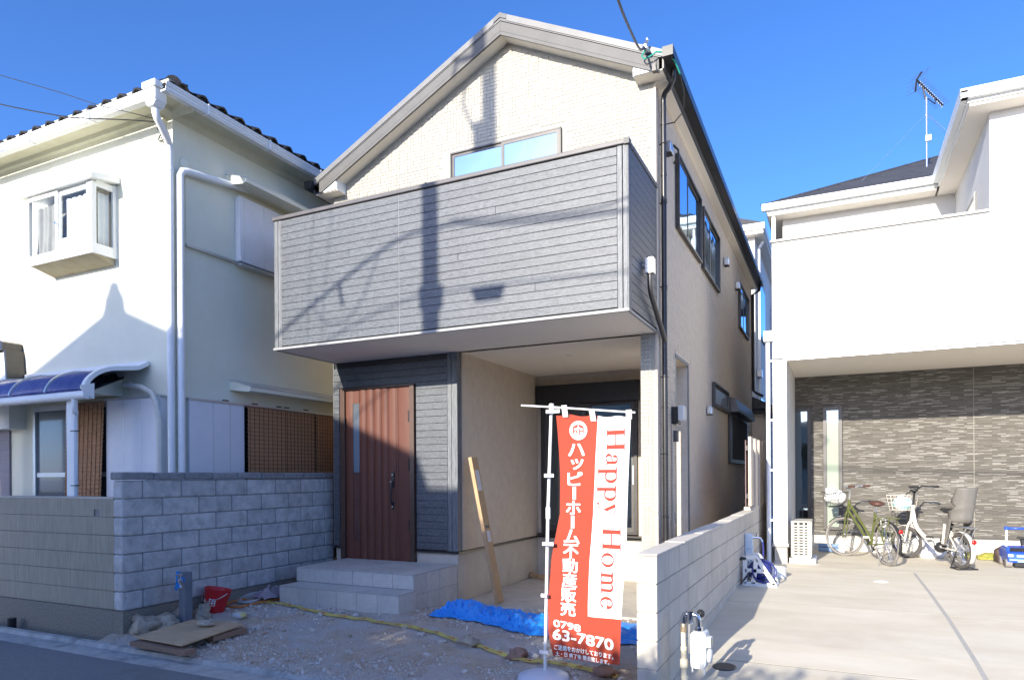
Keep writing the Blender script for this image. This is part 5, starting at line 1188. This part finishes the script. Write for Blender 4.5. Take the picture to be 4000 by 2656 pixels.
for s in (-1,1):
    y_=cy_+s*.15
    g=MB(); outer=[(-1.07,.30),(-.73,.30),(-.74,.34),(-.80,.40),(-.93,.62),(-1.04,.66),(-1.08,.62),(-1.05,.55)]
    # plate with two openings: built from bars
    loop_=[(-1.07,.30),(-.72,.30),(-.93,.63),(-1.06,.63)]
    for a,b in (((-1.08,.30),(-.70,.30)),((-.71,.30),(-.93,.64)),((-1.07,.30),(-1.07,.62)),((-.92,.64),(-1.09,.63)),((-.93,.62),(-.97,.30)),((-1.07,.47),(-.83,.47))):
        g.bar((a[0],y_,a[1]),(b[0],y_,b[1]),.028,.055,up=(0,0,1) if abs(a[1]-b[1])<.05 else (1,0,0))
    g.build('side_frame',m_white,HR,bev=.006)
g=MB(); g.cbox((-.89,9.32,.288),(.21,.19,.012)); g.build('base',m_white,HR,bev=.004)
g=MB()
for q in range(8):
    y_=cy_-.12+.033*q; g.ring((cx_,y_,cz_),.115+.012*(q%2),.016,26,8,Matrix.Rotation(R(90),3,'X'))
g.ring((cx_+.06,cy_-.13,cz_+.0),.14,.013,26,6,Matrix.Rotation(R(75),3,'X')@Matrix.Rotation(R(15),3,'Y'))
g.lathe([(.10,-.14),(.10,.14)],(cx_,cy_,cz_),16,Matrix.Rotation(R(90),3,'X')); g.build('wound_hose',m_bluehose,HR,smooth=True)
g=MB(); g.tube([(-1.06,9.15,.62),(-1.10,9.13,.63),(-1.12,9.13,.60)],.02,8); g.tube([(-1.0,9.12,.46),(-1.07,9.02,.36),(-1.09,8.98,.34)],.012,6); g.build('crank',m_black,HR)
g=MB(); g.lathe([(.16,0),(.17,.005),(.17,.13),(.155,.14),(.13,.14),(.12,.06),(0,.05)],(-.80,10.05,.28),26); o=g.build('planter_ring',m_white,smooth=2); tag(o,'round white plastic drain basin behind the hose reel','basin')
g=MB(); g.lathe([(0,0),(.08,0),(.11,.17),(.115,.175),(.10,.17),(.075,.01)],(-1.0,10.15,.28),20); o=g.build('plant_pot',M('pale_pink_pot',(.6,.52,.5),rough=.5),smooth=2); tag(o,'pale pink flower pot standing beside the tap post','pot')
# ------------------------------------------------------------------ air conditioner unit
AC=thing('air_conditioner','cream outdoor air-conditioner unit against the right house pillar','air conditioner',(-.51,12.1,.28))
x0,x1,y0,y1=-.66,-.36,11.72,12.45
g=MB(); g.box(x0+.01,x1-.01,y0+.01,y1,.39,.93); g.build('inner',m_dark,AC)
g=MB(); g.box(x0,x1,y0,y1,.93,.95); g.box(x0,x0+.02,y0,y1,.36,.93); g.box(x1-.02,x1,y0,y1,.36,.93); g.box(x0,x1,y0,y1,.36,.39); g.build('casing',m_accase,AC,bev=.005)
g=MB()
for k in range(12): g.box(x0+.02,x1-.02,y0,y0+.012,.395+.043*k,.415+.043*k)
for k in range(4): g.box(x0+.02+.0*k+[0,.075,.155,.235][k],x0+.035+[0,.075,.155,.235][k]+.01,y0-.003,y0+.012,.39,.93)
g.box(x0,x0+.03,y0-.002,y0+.01,.39,.93); g.box(x1-.06,x1,y0-.002,y0+.01,.39,.93); g.build('grille',m_accase,AC)
g=MB(); g.ring((x1+.008,12.0,.65),.2,.008,28,6,Matrix.Rotation(R(90),3,'Y')); g.ring((x1+.008,12.0,.65),.1,.006,24,6,Matrix.Rotation(R(90),3,'Y')); g.lathe([(0,.002),(.2,.002)],(x1,12.0,.65),28,Matrix.Rotation(R(90),3,'Y')); g.build('fan_guard',m_accase,AC)
for yy_ in (11.80,12.3):
    g=MB(); g.box(x0-.03,x1+.06,yy_-.05,yy_+.05,.275,.36); g.build('foot',m_white,AC,bev=.008)
g=MB(); g.tube([(x0+.0,12.3,.9),(x0-.04,12.2,.92),(x0-.05,12.1,.86),(x0-.05,12.0,.5)],.025,8); g.build('pipe_cover',m_white,AC)
for i,(z,yo) in enumerate(((.33,0),(.40,.06))):
    g=MB(); g.tube([(-.30,13.55+yo,z),(.03,13.5+yo,z)],.038,10); o=g.build('rolled_cloth',M('denim',(.17,.27,.42),(.24,.34,.5),sc=9,rough=.9),smooth=2); tag(o,('lower' if i==0 else 'upper')+' blue roll with a white end behind the air conditioner','roll')
    g=MB(); g.tube([(.03,13.5+yo,z),(.13,13.49+yo,z-.004)],.039,10); s=g.build('white_end',m_white,smooth=2); s.parent=o
# ------------------------------------------------------------------ bicycles
def wheel(root,ctr,rad,tw,axis,tyre,fork=None,nsp=28):
    M3=axis.to_track_quat('Z','Y').to_matrix(); hub=Vector(ctr)
    g=MB(); g.ring(hub,rad-tw/2,tw/2,40,8,M3); wl=g.build('wheel',tyre,root,smooth=True)
    g=MB(); g.ring(hub,rad-tw-.006,.009,40,6,M3,1.3); g.build('rim',m_chrome,wl,smooth=True)
    g=MB()
    for k in range(nsp):
        a=2*math.pi*k/nsp; b=a+(.9 if k%2 else -.9); s=.03 if k%4<2 else -.03
        g.tube([hub+M3@Vector((.022*math.cos(b),.022*math.sin(b),s)),hub+M3@Vector(((rad-tw-.008)*math.cos(a),(rad-tw-.008)*math.sin(a),0))],.0022,4,cap=False)
    g.build('spokes',m_chrome,wl)
    g=MB(); g.tube([hub-axis*.05,hub+axis*.05],.02,10); g.build('hub',m_metal,wl)
    return wl
def fender(root,ctr,rad,axis,a0,a1,mat,refdir,w=.05):
    "arc over a wheel; angles measured from refdir towards up"
    up=Vector((0,0,1)); vs=[];fs=[];n=18
    for k in range(n+1):
        a=R(a0+(a1-a0)*k/n); d=refdir*math.cos(a)+up*math.sin(a)
        for s in (-1,0,1): vs.append(Vector(ctr)+d*(rad+.018+(.008 if s==0 else 0))+axis*w/2*s)
    for k in range(n):
        for s in range(2): fs.append((3*k+s,3*k+s+1,3*k+s+4,3*k+s+3))
    g=MB(); g.add(vs,fs); return g.build('fender',mat,root,smooth=True,norm=False,solid=.004)
def wire_basket(root,c,fd,sd,wt,wb,h,dt,db,mat,nv=5,nh=7):
    up=Vector((0,0,1)); c=Vector(c); g=MB()
    def loopat(t,n=1):
        w=wb+(wt-wb)*t; d=db+(dt-db)*t; z=h*t
        return [c+sd*(sx*w/2)+fd*(sy*d/2)+up*z for sx,sy in ((-1,-1),(1,-1),(1,1),(-1,1))]
    for k in range(nv): g.tube(loopat(k/(nv-1)),.006 if k==nv-1 else .0028,5,closed=True)
    for i in range(4):
        a0,b0=loopat(0)[i],loopat(0)[(i+1)%4]; a1,b1=loopat(1)[i],loopat(1)[(i+1)%4]
        for q in range(nh): g.tube([a0.lerp(b0,q/nh),a1.lerp(b1,q/nh)],.0028,4)
    a,b,c_,d_=loopat(0)
    for q in range(1,5): g.tube([a.lerp(b,q/5),d_.lerp(c_,q/5)],.0028,4)
    return g.build('basket',mat,root)
def bike(name,label,rear,front,rr,rf,fa,spec):
    rear=Vector(rear);front=Vector(front); f=(front-rear).normalized(); up=Vector((0,0,1)); s=f.cross(up).normalized()  # s = right of rider
    root=thing(name,label,'bicycle',rear)
    rc=rear+up*rr; fc=front+up*rf
    L=(front-rear).length
    P=lambda x,z,y=0: rear+f*x+up*z+s*y
    q=Matrix.Rotation(fa,3,'Z'); ff=q@f; fs_=q@s
    wheel(root,rc,rr,spec['tw'],s,spec['tyre']); wheel(root,fc,rf,spec['tw'],fs_,spec['tyre'])
    return root,P,f,s,ff,fs_,rc,fc,L,up
# olive city bike
rt,P,f,s,ff,fs_,rc,fc,L,up=bike('bicycle','olive green city bicycle with black front basket in the right house bay',(.70,11.93,.28),(.12,13.12,.28),.335,.335,R(38),dict(tw=.036,tyre=m_rubgrey))
ht=P(L-.17,.98); hb_=P(L-.13,.80); bb=P(.47,.28); st=P(.33,.80)
g=MB(); g.tube([ht,hb_],.022,10); g.tube([P(L-.155,.93),P(.43,.36),bb],.021,10); g.tube([hb_,bb+f*.03],.021,10); g.tube([bb,st],.018,10); 
for y in (-.05,.05): g.tube([bb+s*y*.7,rc+s*y],.011,8); g.tube([st+s*y*.4-up*.06,rc+s*y],.009,8)
fk=hb_+ff*.02
for y in (-.05,.05): g.tube([fk-up*.02,fk+fs_*y-up*.08,fc+fs_*y*1.1+up*.12-ff*.015,fc+fs_*y*1.1],[.014,.014,.012,.009],8)
g.build('frame',m_green,rt,smooth=2)
g=MB()
for y in (-.06,.06): g.tube([st+s*y*.5-up*.12,P(.08,.74,y),P(-.24,.74,y)],.007,6); g.tube([P(-.18,.74,y),rc+s*y],.007,6); g.tube([P(.06,.74,y),rc+s*y],.006,6)
for x in (.0,-.1,-.2): g.tube([P(x,.742,-.06),P(x,.742,.06)],.006,6)
g.tube([P(-.24,.74,-.06),P(-.24,.74,.06)],.006,6); g.build('rear_rack',m_green,rt)
g=MB(); g.tube([st,P(.31,.90)],.0135,8); g.build('seat_post',m_chrome,rt)
g=MB(); g.blob(P(.27,.945),(.10,.10,.045),1,.05,3); g.blob(P(.40,.955),(.06,.06,.03),1,.05,2); sd_=g.build('saddle',m_leather,rt,smooth=True)
g=MB(); g.tube([ht,ht+up*.16-f*.03,ht+up*.18+ff*.04],.014,8); hbz=ht+up*.18+ff*.04
for y in (-1,1): g.tube([hbz,hbz+fs_*y*.08+up*.03,hbz+fs_*y*.20+up*.05-ff*.05,hbz+fs_*y*.27+up*.05-ff*.15],.011,8)
g.build('handlebar',m_metal,rt,smooth=2)
for y in (-1,1):
    g=MB(); a=hbz+fs_*y*.27+up*.05-ff*.15; g.tube([a,a-ff*.11+fs_*y*.01],.017,8); g.build('grip',m_leather,rt)
    g=MB(); a=hbz+fs_*y*.24+up*.035-ff*.08; g.tube([a,a-ff*.07+fs_*y*.035-up*.01,a-ff*.12+fs_*y*.03-up*.02],.006,5); g.build('brake_lever',m_black,rt)
bc=hbz+ff*.20-up*.30
wire_basket(rt,bc,ff,fs_,.36,.27,.24,.27,.20,m_black)
g=MB(); g.cbox(bc-up*.015,(.11,.09,.006)); g.build('basket_bracket',m_black,rt)
fender(rt,rc,.335,s,25,200,m_black,f); fender(rt,fc,.335,fs_,40,185,m_black,ff)
g=MB(); g.ring(P(.10,.66),.07,.012,20,6,s.to_track_quat('Z','Y').to_matrix()); g.build('ring_lock',m_white,rt)
g=MB(); g.lathe([(0,.012),(.03,.01),(.032,0)],P(-.36,.55),14,(-f).to_track_quat('Z','Y').to_matrix()); g.build('reflector',m_redlens,rt,smooth=True)
g=MB(); g.tube([rc+s*.06+up*.0,P(.05,.02,.17)],.007,6); g.tube([rc-s*.06,P(.03,.02,-.12)],.007,6); g.build('kickstand',m_metal,rt)
g=MB(); g.ring(bb+s*.05,.08,.006,24,6,s.to_track_quat('Z','Y').to_matrix()); g.tube([bb+s*.045,bb+s*.06,bb+s*.08+f*.1-up*.13],.009,6); g.tube([bb+s*.05,bb-s*.06,bb-s*.08-f*.1+up*.13],.009,6); g.tube([bb+s*.05+up*.07,rc+s*.05+up*.035],.006,5); g.tube([bb+s*.05-up*.07,rc+s*.05-up*.035],.006,5); g.build('crank',m_black,rt)
for a in (bb+s*.13+f*.1-up*.13,bb-s*.13-f*.1+up*.13):
    g=MB(); g.cbox(a,(.045,.03,.012)); g.build('pedal',m_white,rt,bev=.004)
g=MB(); g.blob(bc+up*.16-fs_*.02+ff*.0,(.17,.13,.12),7,.25,3); g.blob(bc+up*.27-fs_*.14,(.10,.06,.07),9,.3,2); o=g.build('plastic_bag',m_white,smooth=True); tag(o,'white bag stuffed in the black basket of the green bicycle','bag')
# ivory electric bike with a child seat
rt,P,f,s,ff,fs_,rc,fc,L,up=bike('bicycle','ivory electric bicycle with battery and grey rear child seat',(1.66,11.98,.28),(1.06,13.20,.28),.265,.265,R(28),dict(tw=.05,tyre=m_rub))
ht=P(L-.19,.90); hb_=P(L-.13,.62); bb=P(.46,.28); st=P(.30,.62)
g=MB(); g.tube([ht,hb_],.028,10); g.tube(smooth_path([P(L-.175,.80),P(L-.30,.52),P(.66,.31),P(.52,.27)]),.032,12); g.tube([bb,st],.02,10); g.tube([P(.33,.56),P(.02,.36)],.014,8)
for y in (-.06,.06): g.tube([bb+s*y*.6,rc+s*y],.014,8); g.tube([st+s*y*.4-up*.05,rc+s*y],.011,8)
fk=hb_+ff*.02
for y in (-.06,.06): g.tube([fk,fk+fs_*y-up*.06,fc+fs_*y*1.1+up*.09-ff*.02,fc+fs_*y*1.1],[.018,.018,.015,.010],8)
g.build('frame',m_ivory,rt,smooth=2)
g=MB(); g.bar(P(.40,.36),P(.24,.66),.09,.075,up=f); bt=g.build('battery',m_black,rt,bev=.012)
g=MB(); g.bar(P(.385,.40,.0475),P(.30,.56,.0475),.004,.04,up=f); g.build('battery_label',m_white,bt)
g=MB(); g.blob(P(.47,.27),(.09,.09,.085),2,.05,3); g.build('motor',m_black,rt,smooth=True)
g=MB(); g.tube([st,P(.26,.80)],.0145,8); g.build('seat_post',m_black,rt)
g=MB(); g.blob(P(.24,.845),(.105,.105,.045),1,.05,3); g.blob(P(.38,.86),(.06,.06,.03),2,.05,2); g.build('saddle',m_black,rt,smooth=True)
g=MB(); g.tube([ht,ht+up*.17-f*.03],.016,8); hbz=ht+up*.18-f*.03
for y in (-1,1): g.tube([hbz,hbz+fs_*y*.06+up*.06,hbz+fs_*y*.18+up*.13-ff*.02,hbz+fs_*y*.28+up*.12-ff*.12],.012,8)
g.blob(hbz+up*.06,(.06,.05,.03),3,.1,2); g.build('handlebar',m_black,rt,smooth=2)
for y in (-1,1):
    g=MB(); a=hbz+fs_*y*.28+up*.12-ff*.12; g.tube([a,a-ff*.12],.018,8); g.build('grip',m_black,rt)
    g=MB(); a=hbz+fs_*y*.26+up*.10-ff*.06; g.tube([a,a-ff*.08+fs_*y*.03-up*.015,a-ff*.13+fs_*y*.03-up*.03],.006,5); g.build('brake_lever',m_metal,rt)
g=MB()
for k in range(4): g.tube(smooth_path([hbz+fs_*(.1-.07*k)+up*.06,hbz+ff*(.12+.03*k)+up*(.05-.06*k)+fs_*(.05-.03*k),hbz+ff*.13-up*.2,hb_+ff*.05+fs_*(.02*k-.03)],6),.004,5)
g.build('brake_cable',m_black,rt)
bc=hbz+ff*.20-up*.27
wire_basket(rt,bc,ff,fs_,.40,.32,.25,.30,.24,m_ivory,5,4)
g=MB(); g.blob(bc+up*.11,(.14,.12,.12),3,.12,3); o=g.build('striped_bag',M('turquoise_stripe',(.72,.80,.82),(.10,.55,.62),sc=7,st=(.4,.4,2.4),lo=.5,hi=.56,rough=.6),smooth=True); tag(o,'pale turquoise striped bag in the ivory bicycle basket','bag')
fender(rt,rc,.265,s,30,215,m_ivory,f,.07); fender(rt,fc,.265,fs_,30,190,m_ivory,ff,.07)
g=MB(); g.lathe([(0,.02),(.03,.018),(.036,0)],P(-.285,.42),14,(-f).to_track_quat('Z','Y').to_matrix()); g.build('reflector',m_redlens,rt,smooth=True)
g=MB()
for y in (-.07,.07): g.tube([P(.10,.62,y),P(-.25,.62,y)],.009,6); g.tube([P(-.22,.62,y),rc+s*y],.009,6)
for x in (.05,-.08,-.22): g.tube([P(x,.62,-.07),P(x,.62,.07)],.008,6)
g.build('rear_rack',m_metal,rt)
# child seat: shell with back, wings and leg guards
g=MB()
def shell(u,v):
    # v: 0 seat front .. 1 head top; u across
    w=lerpz([(0,.15),(.3,.17),(.55,.17),(.62,.145),(.7,.17),(1,.16)],v)
    xx=lerpz([(0,.16),(.28,-.10),(.36,-.15),(1,-.24)],v); zz=lerpz([(0,.72),(.28,.68),(.36,.74),(1,1.20)],v)
    a=(u-.5)*2; wing=lerpz([(0,.10),(.3,.16),(.5,.20),(.6,.08),(.72,.17),(1,.10)],v)*abs(a)**3
    return P(xx+wing,zz+(.05 if v<.3 else 0)*abs(a)**3,a*w)
g.sheet(shell,16,30); cs=g.build('child_seat',m_seat,rt,smooth=True,norm=False,solid=.012)
for y in (-.16,.16):
    g=MB(); g.prism([(p[0],p[1]) for p in ((.16,.74),(.06,.78),(-.02,.72),(.02,.58),(.10,.34),(.19,.33),(.17,.55))],'y',-.012,.012); vv=[P(v[0],v[2],y+v[1]) for v in g.v]; g.v=[tuple(v) for v in vv]; g.build('leg_guard',m_seat,rt,bev=.006)
    g=MB(); g.bar(P(.10,.66,y*1.09),P(.15,.36,y*1.09),.012,.05,up=f); g.build('leg_guard_stripe',m_ivory,rt)
g=MB()
for y in (-.11,.11): g.tube([rc+s*y*.6,P(.03,.02,y*1.2),P(-.16,.01,y*1.3)],.010,6)
g.tube([P(-.16,.012,-.14),P(-.16,.012,.14)],.010,6); g.tube([P(.05,.014,-.13),P(.05,.014,.13)],.010,6); g.build('centre_stand',m_black,rt)
g=MB(); g.tube([bb+s*.07,bb+s*.10-f*.05-up*.15],.010,6); g.build('crank',m_black,rt); g=MB(); g.tube([bb-s*.07,bb-s*.10+f*.05+up*.15],.010,6); g.build('crank',m_black,rt)
for a in (bb+s*.15-f*.05-up*.15,bb-s*.15+f*.05+up*.15):
    g=MB(); g.cbox(a,(.05,.035,.013)); g.build('pedal',m_black,rt,bev=.004)
# ------------------------------------------------------------------ bags and toy cart
g=MB(); g.blob((1.42,13.35,.40),(.25,.16,.15),3,.3,3,1.4); g.blob((1.28,13.38,.50),(.13,.1,.15),5,.3,3); o=g.build('sandbag',M('bag_white',(.62,.63,.67),(.72,.72,.74),sc=6,rough=.7,bump=.5,bsc=16,bd=.02),smooth=True); tag(o,'crumpled white sack on the ground behind the ivory bicycle','sack')
mf=M('foil_bag',(.55,.48,.12),(.32,.34,.06),sc=13,rough=.3,bump=.8,bsc=22,bd=.02,metal=.3)
g=MB(); g.sheet(lambda u,v:(2.08+.40*u,13.30+.22*v,.285+.10*math.sin(math.pi*v)*(.55+.45*math.sin(math.pi*u))+.03*abs(noise.noise(Vector((u*6,v*5,1))))),24,12); o=g.build('foil_bag',mf,smooth=True,norm=False); tag(o,'crinkled yellow-green packet lying left of the blue toy cart','bag')
g=MB(); g.blob((1.95,13.40,.33),(.09,.07,.06),9,.4,2); o=g.build('foil_bag',mf,smooth=True); tag(o,'small yellow and white packet behind the ivory bicycle wheel','bag')
g=MB(); g.blob((2.36,13.0,.40),(.14,.10,.14),6,.3,3); o=g.build('dark_bag',M('brown_bag',(.06,.04,.035),(.09,.06,.05),sc=8,rough=.7),smooth=True); tag(o,'dark brown soft bag behind the blue toy cart','bag')
TCt=thing('toy_cart','bright blue car-shaped toy trolley with white handle at the right edge','toy cart',(2.47,12.4,.28))
x0,x1,y_=2.30,2.68,12.36
g=MB(); g.prism([(y_,.36),(y_-.02,.42),(y_-.01,.50),(y_+.04,.52),(y_+.10,.58),(y_+.45,.58),(y_+.6,.50),(y_+.6,.36)],'x',x0,x1); b=g.build('body',m_toyblue,TCt,bev=.015)
g=MB(); g.add([(x0+.03,y_+.035,.525),(x1-.03,y_+.035,.525),(x1-.05,y_+.088,.575),(x0+.05,y_+.088,.575)],[(0,1,2,3)]); g.build('windscreen',m_black,b,norm=False,solid=.004)
for xa,xb,za,zb2 in ((x0+.005,x0+.07,.45,.485),(x1-.07,x1-.005,.45,.485)):
    g=MB(); g.box(xa,xb,y_-.024,y_-.008,za,zb2); g.build('headlight',m_white,b,bev=.005)
g=MB(); g.box(x0+.11,x1-.11,y_-.026,y_-.010,.445,.48); g.box(x0+.02,x1-.02,y_-.026,y_-.008,.395,.415); g.box(x0+.12,x1-.12,y_-.03,y_-.008,.375,.40); g.build('front_panel',M('toy_sky',(.35,.6,.8),rough=.4),b)
for xa in (x0-.02,x1-.06):
    for ya in (y_+.06,y_+.48):
        g=MB(); g.tube([(xa,ya,.345),(xa+.08,ya,.345)],.065,16); g.build('wheel',m_rubgrey,TCt,smooth=2,bev=.008)
g=MB(); g.box(x0+.09,x1-.09,y_+.01,y_+.06,.30,.37); g.build('bumper',m_black,TCt,bev=.01)
for xa in (x0+.05,x1-.05):
    g=MB(); g.tube([(xa,y_+.35,.55),(xa,y_+.33,.84)],.016,8); g.build('handle_tube',m_white,TCt)
g=MB(); g.tube([(x0+.03,y_+.33,.85),(x1-.03,y_+.33,.85)],.018,10); g.blob((x0+.05,y_+.33,.85),(.035,.03,.03),1,0,2); g.blob((x1-.05,y_+.33,.85),(.035,.03,.03),1,0,2); g.build('handle',m_toyblue,TCt,smooth=True)
g=MB(); g.tube([(x1-.09,y_+.5,.58),(x1-.10,y_+.52,.68)],.03,8); g.box(x1-.16,x1-.04,y_+.45,y_+.55,.68,.71); g.build('seat',m_black,TCt)
# ------------------------------------------------------------------ overhead wires
def wire(label,pts,r,name='power_cable'):
    g=MB(); g.tube(smooth_path(pts,10),r,6); o=g.build(name,m_cable); tag(o,label,'cable')
def sag(a,b,s,n=10): 
    a=Vector(a);b=Vector(b); return [tuple(a.lerp(b,k/n)-Vector((0,0,s*4*(k/n)*(1-k/n)))) for k in range(n+1)]
wire('thick dark service cable dropping to the right end of the gable',[(-1.935,7.60,6.54),(-1.755,6.5,6.00),(-1.618,5.5,5.635),(-1.40,4.4,5.12),(-1.178,3.6,4.92),(-2.2,1.5,5.9),(-5.1,-1.9,7.6)][:1]+[(-1.88,7.2,6.27),(-1.77,6.5,5.98),(-1.62,5.5,5.655),(-1.45,4.5,5.42),(-1.34,3.95,5.42)][:3]+[(-1.52,4.9,5.60),(-1.6,3.5,5.9),(-3.0,.5,6.6),(-5.1,-1.9,7.6)],.0125)
LOWW=[(-7.46,5.66,6.05),(-7.8,5.42,6.045),(-8.336,5.2,6.088),(-8.605,5.1,6.139),(-9.177,4.8,6.261),(-9.9,4.35,6.45),(-11.5,3.2,6.95)]
UPW=[(-7.45,5.67,6.07),(-7.56,5.38,6.05),(-7.937,5.22,6.155),(-8.431,5.05,6.349),(-9.078,4.75,6.562),(-9.8,4.4,6.8),(-11.5,3.3,7.4)]
wire('lower black cable running to the corner of the white house',LOWW,.007)
wire('upper thin cable running to the white house corner',UPW,.0045)
# ------------------------------------------------------------------ across the street (behind the camera): what shades the scene
SUNv=Vector((.135,1,-.3475))
def back(x,z,Y): t=Y-7.9; return (x+SUNv.x*t, z+SUNv.z*t)
OH=thing('opposite_house','tiled gable house across the street that shades the scene','house',(-10,-9,0))
Yo=-6.0
ap=back(-8.17,3.20,Yo); er=back(-5.2,1.98,Yo); el=back(-11.1,1.98,Yo)
g=MB(); g.box(el[0]+.35,er[0]-.35,-12,Yo-.3,0,er[1]); g.prism([(el[0]+.35,er[1]),(er[0]-.35,er[1]),(ap[0],ap[1]-.2)],'y',-12,Yo-.3); g.build('wall',m_lwall,OH)
g=MB(); g.prism([(el[0],el[1]),(ap[0],ap[1]),(er[0],er[1]),(er[0],er[1]-.12),(ap[0],ap[1]-.14),(el[0],el[1]-.12)],'y',-12.3,Yo); g.build('roof',m_rooft,OH)
k=back(-8.17,3.5,Yo)
hw_=[(.26,-.14),(.20,-.02),(.185,.11),(.135,.15),(.10,.26),(.045,.31)]; g=MB(); g.prism([(k[0]-a,ap[1]+b) for a,b in hw_]+[(k[0]+a,ap[1]+b) for a,b in hw_[::-1]],'y',Yo-.2,Yo+.02); g.build('ridge_end_tile',m_rooft,OH)
s0=back(-5.35,1.53,Yo);s1=back(-4.45,1.50,Yo)
g=MB(); g.box(s0[0],s1[0],-9,Yo,0,s0[1]); g.build('balcony_block',m_lwall,OH)
OL=thing('opposite_outbuilding','low flat-roofed building across the street beside the tiled house','building',(0,-8,0))
g=MB(); za_=back(0,-.78,-6)[1]; g.box(back(-4.0,0,-6)[0],14,-10,-6,0,za_); g.build('wall',m_lwall,OL)
# hedge and tree
def foliage(label,name,cat,blobs,n,ls,seed):
    rr=random.Random(seed); root=thing(name,label,cat,(blobs[0][0],blobs[0][1],0)); g=MB()
    for (x,y,z,rx,ry,rz) in blobs:
        for k in range(n):
            d=Vector((rr.gauss(0,1),rr.gauss(0,1),rr.gauss(0,1))).normalized()*(rr.random()**.4)
            p=Vector((x+d.x*rx,y+d.y*ry,z+d.z*rz)); a=Vector((rr.gauss(0,1),rr.gauss(0,1),rr.gauss(0,1))).normalized(); b=a.cross(Vector((rr.gauss(0,1),rr.gauss(0,1),rr.gauss(0,1)))).normalized()
            l=ls*rr.uniform(.6,1.3); g.add([p,p+a*l+b*l*.35,p+a*l*2,p+a*l-b*l*.35],[(0,1,2,3)])
    g.build('crown',m_green2,root,norm=False)
    x,y=blobs[0][:2]; g=MB(); g.tube([(x,y,0),(x+.1,y,blobs[0][2])],[.12,.05],8); g.build('trunk',m_wood,root)
bl_=[]
for (x,z,rz) in ((-4.1,1.05,.42),(-3.75,.55,.45),(-3.35,.12,.40),(-2.95,-.25,.34)):
    px_,pz_=back(x,z-rz,-3.5); bl_.append((px_,-3.5,pz_,.5,.5,rz))
foliage('rounded garden tree across the street','garden_tree','tree',bl_,900,.07,3)
bl_=[]
for i in range(14):
    x=-4.6+.5*i; zt_=lerpz([(-4.6,.5),(-3.6,.0),(-2.6,-.36),(-1.9,-.55),(-1.3,-.68),(3,-.70)],x)
    px_,pz_=back(x,zt_-.3,-2.6); bl_.append((px_,-2.6,pz_,.42,.4,.34)); bl_.append((px_,-2.6,pz_-.5,.42,.4,.4))
foliage('clipped hedge along the far side of the street','garden_hedge','hedge',bl_,600,.06,6)
# utility pole and its cables
PL=thing('utility_pole','concrete utility pole with cables across the street','utility pole',(-5.45,-2.2,0))
pY=-2.2; 
def bk67(x,z,Y=pY): t=Y-6.7; return Vector((x+SUNv.x*t,Y,z+SUNv.z*t))
px_=bk67(-4.22,0).x
g=MB(); g.tube([(px_,pY,0),(px_-.01,pY,11.6)],[.135,.10],16); g.build('pole',m_conc,PL,smooth=2)
g=MB(); z_=bk67(0,3.82).z; g.lathe([(.12,-.05),(.17,-.05),(.17,.05),(.12,.05)],(px_,pY,z_),14); g.lathe([(.12,-.04),(.16,-.04),(.16,.04),(.12,.04)],(px_,pY,z_-.14),14); g.build('band',m_metal,PL)
z_=bk67(0,6.4).z; g=MB(); g.tube([(px_+.0,pY,z_+.9),(px_-.12,pY+.02,z_+.85)],.02,6); g.box(px_-.24,px_-.11,pY-.1,pY+.1,z_-.2,z_+.35); g.build('switch_box',m_metal,PL,bev=.01)
g=MB(); a=back(-4.18,7.0,pY); g.bar((a[0]-.25,pY,a[1]),(a[0]+.02,pY,a[1]),.06,.06); g.tube([(a[0]-.22,pY,a[1]-.02),(a[0]-.28,pY,a[1]-.35),(a[0]-.12,pY,a[1]-.75)],.025,6); g.build('arm',m_metal,PL)
g=MB(); c_=bk67(-3.48,3.73); g.prism([(c_.x-.22,c_.z+.05),(c_.x+.22,c_.z+.05),(c_.x+.20,c_.z+.03),(c_.x+.16,c_.z-.08),(c_.x-.16,c_.z-.08),(c_.x-.20,c_.z+.03)],'y',pY-.05,pY+.05); g.build('splice_box',m_black,PL)
def shw(label,pts,r):
    g=MB(); g.tube(smooth_path([tuple(bk67(x,z)) for x,z in pts],8),r,6); o=g.build('utility_cable',m_cable); tag(o,label,'cable')
shw('thick bundled cable leaving the utility pole at the upper clamp',[(-7.6,2.85),(-6.6,3.52),(-5.7,4.02),(-5.1,4.32),(-4.7,4.48),(-4.4,4.545),(-4.2,4.54),(-3.9,4.56),(-3.4,4.48),(-2.6,4.40),(-1.6,4.35),(2,4.2)],.022)
shw('lower cable leaving the utility pole through the splice box',[(-7.5,2.2),(-6.0,3.25),(-5.2,3.60),(-4.5,3.78),(-4.2,3.80),(-3.9,3.80),(-3.4,3.80),(-2.7,3.78),(-1.5,3.72),(2,3.55)],.011)
shw('slack loop of cable hanging from the utility pole bundle',[(-4.95,4.38),(-5.15,3.95),(-5.4,3.65),(-5.75,3.62),(-5.95,3.85),(-5.9,4.0)],.009)
shw('short dropped cable tail below the bundle',[(-5.55,4.08),(-5.53,3.95),(-5.50,3.82)],.028)
shw('thin stay wire slanting beside the utility pole',[(-5.9,5.6),(-6.0,4.5),(-6.1,3.0)],.006)
shw('second thin stay wire slanting beside the utility pole',[(-5.6,5.6),(-5.72,4.5),(-5.9,3.0)],.006)
# everything top-level that has no kind yet is a thing; check names
for o in list(C.objects):
    if o.type in('MESH',) and o.parent is None and 'label' not in o and 'kind' not in o: o['kind']='structure'
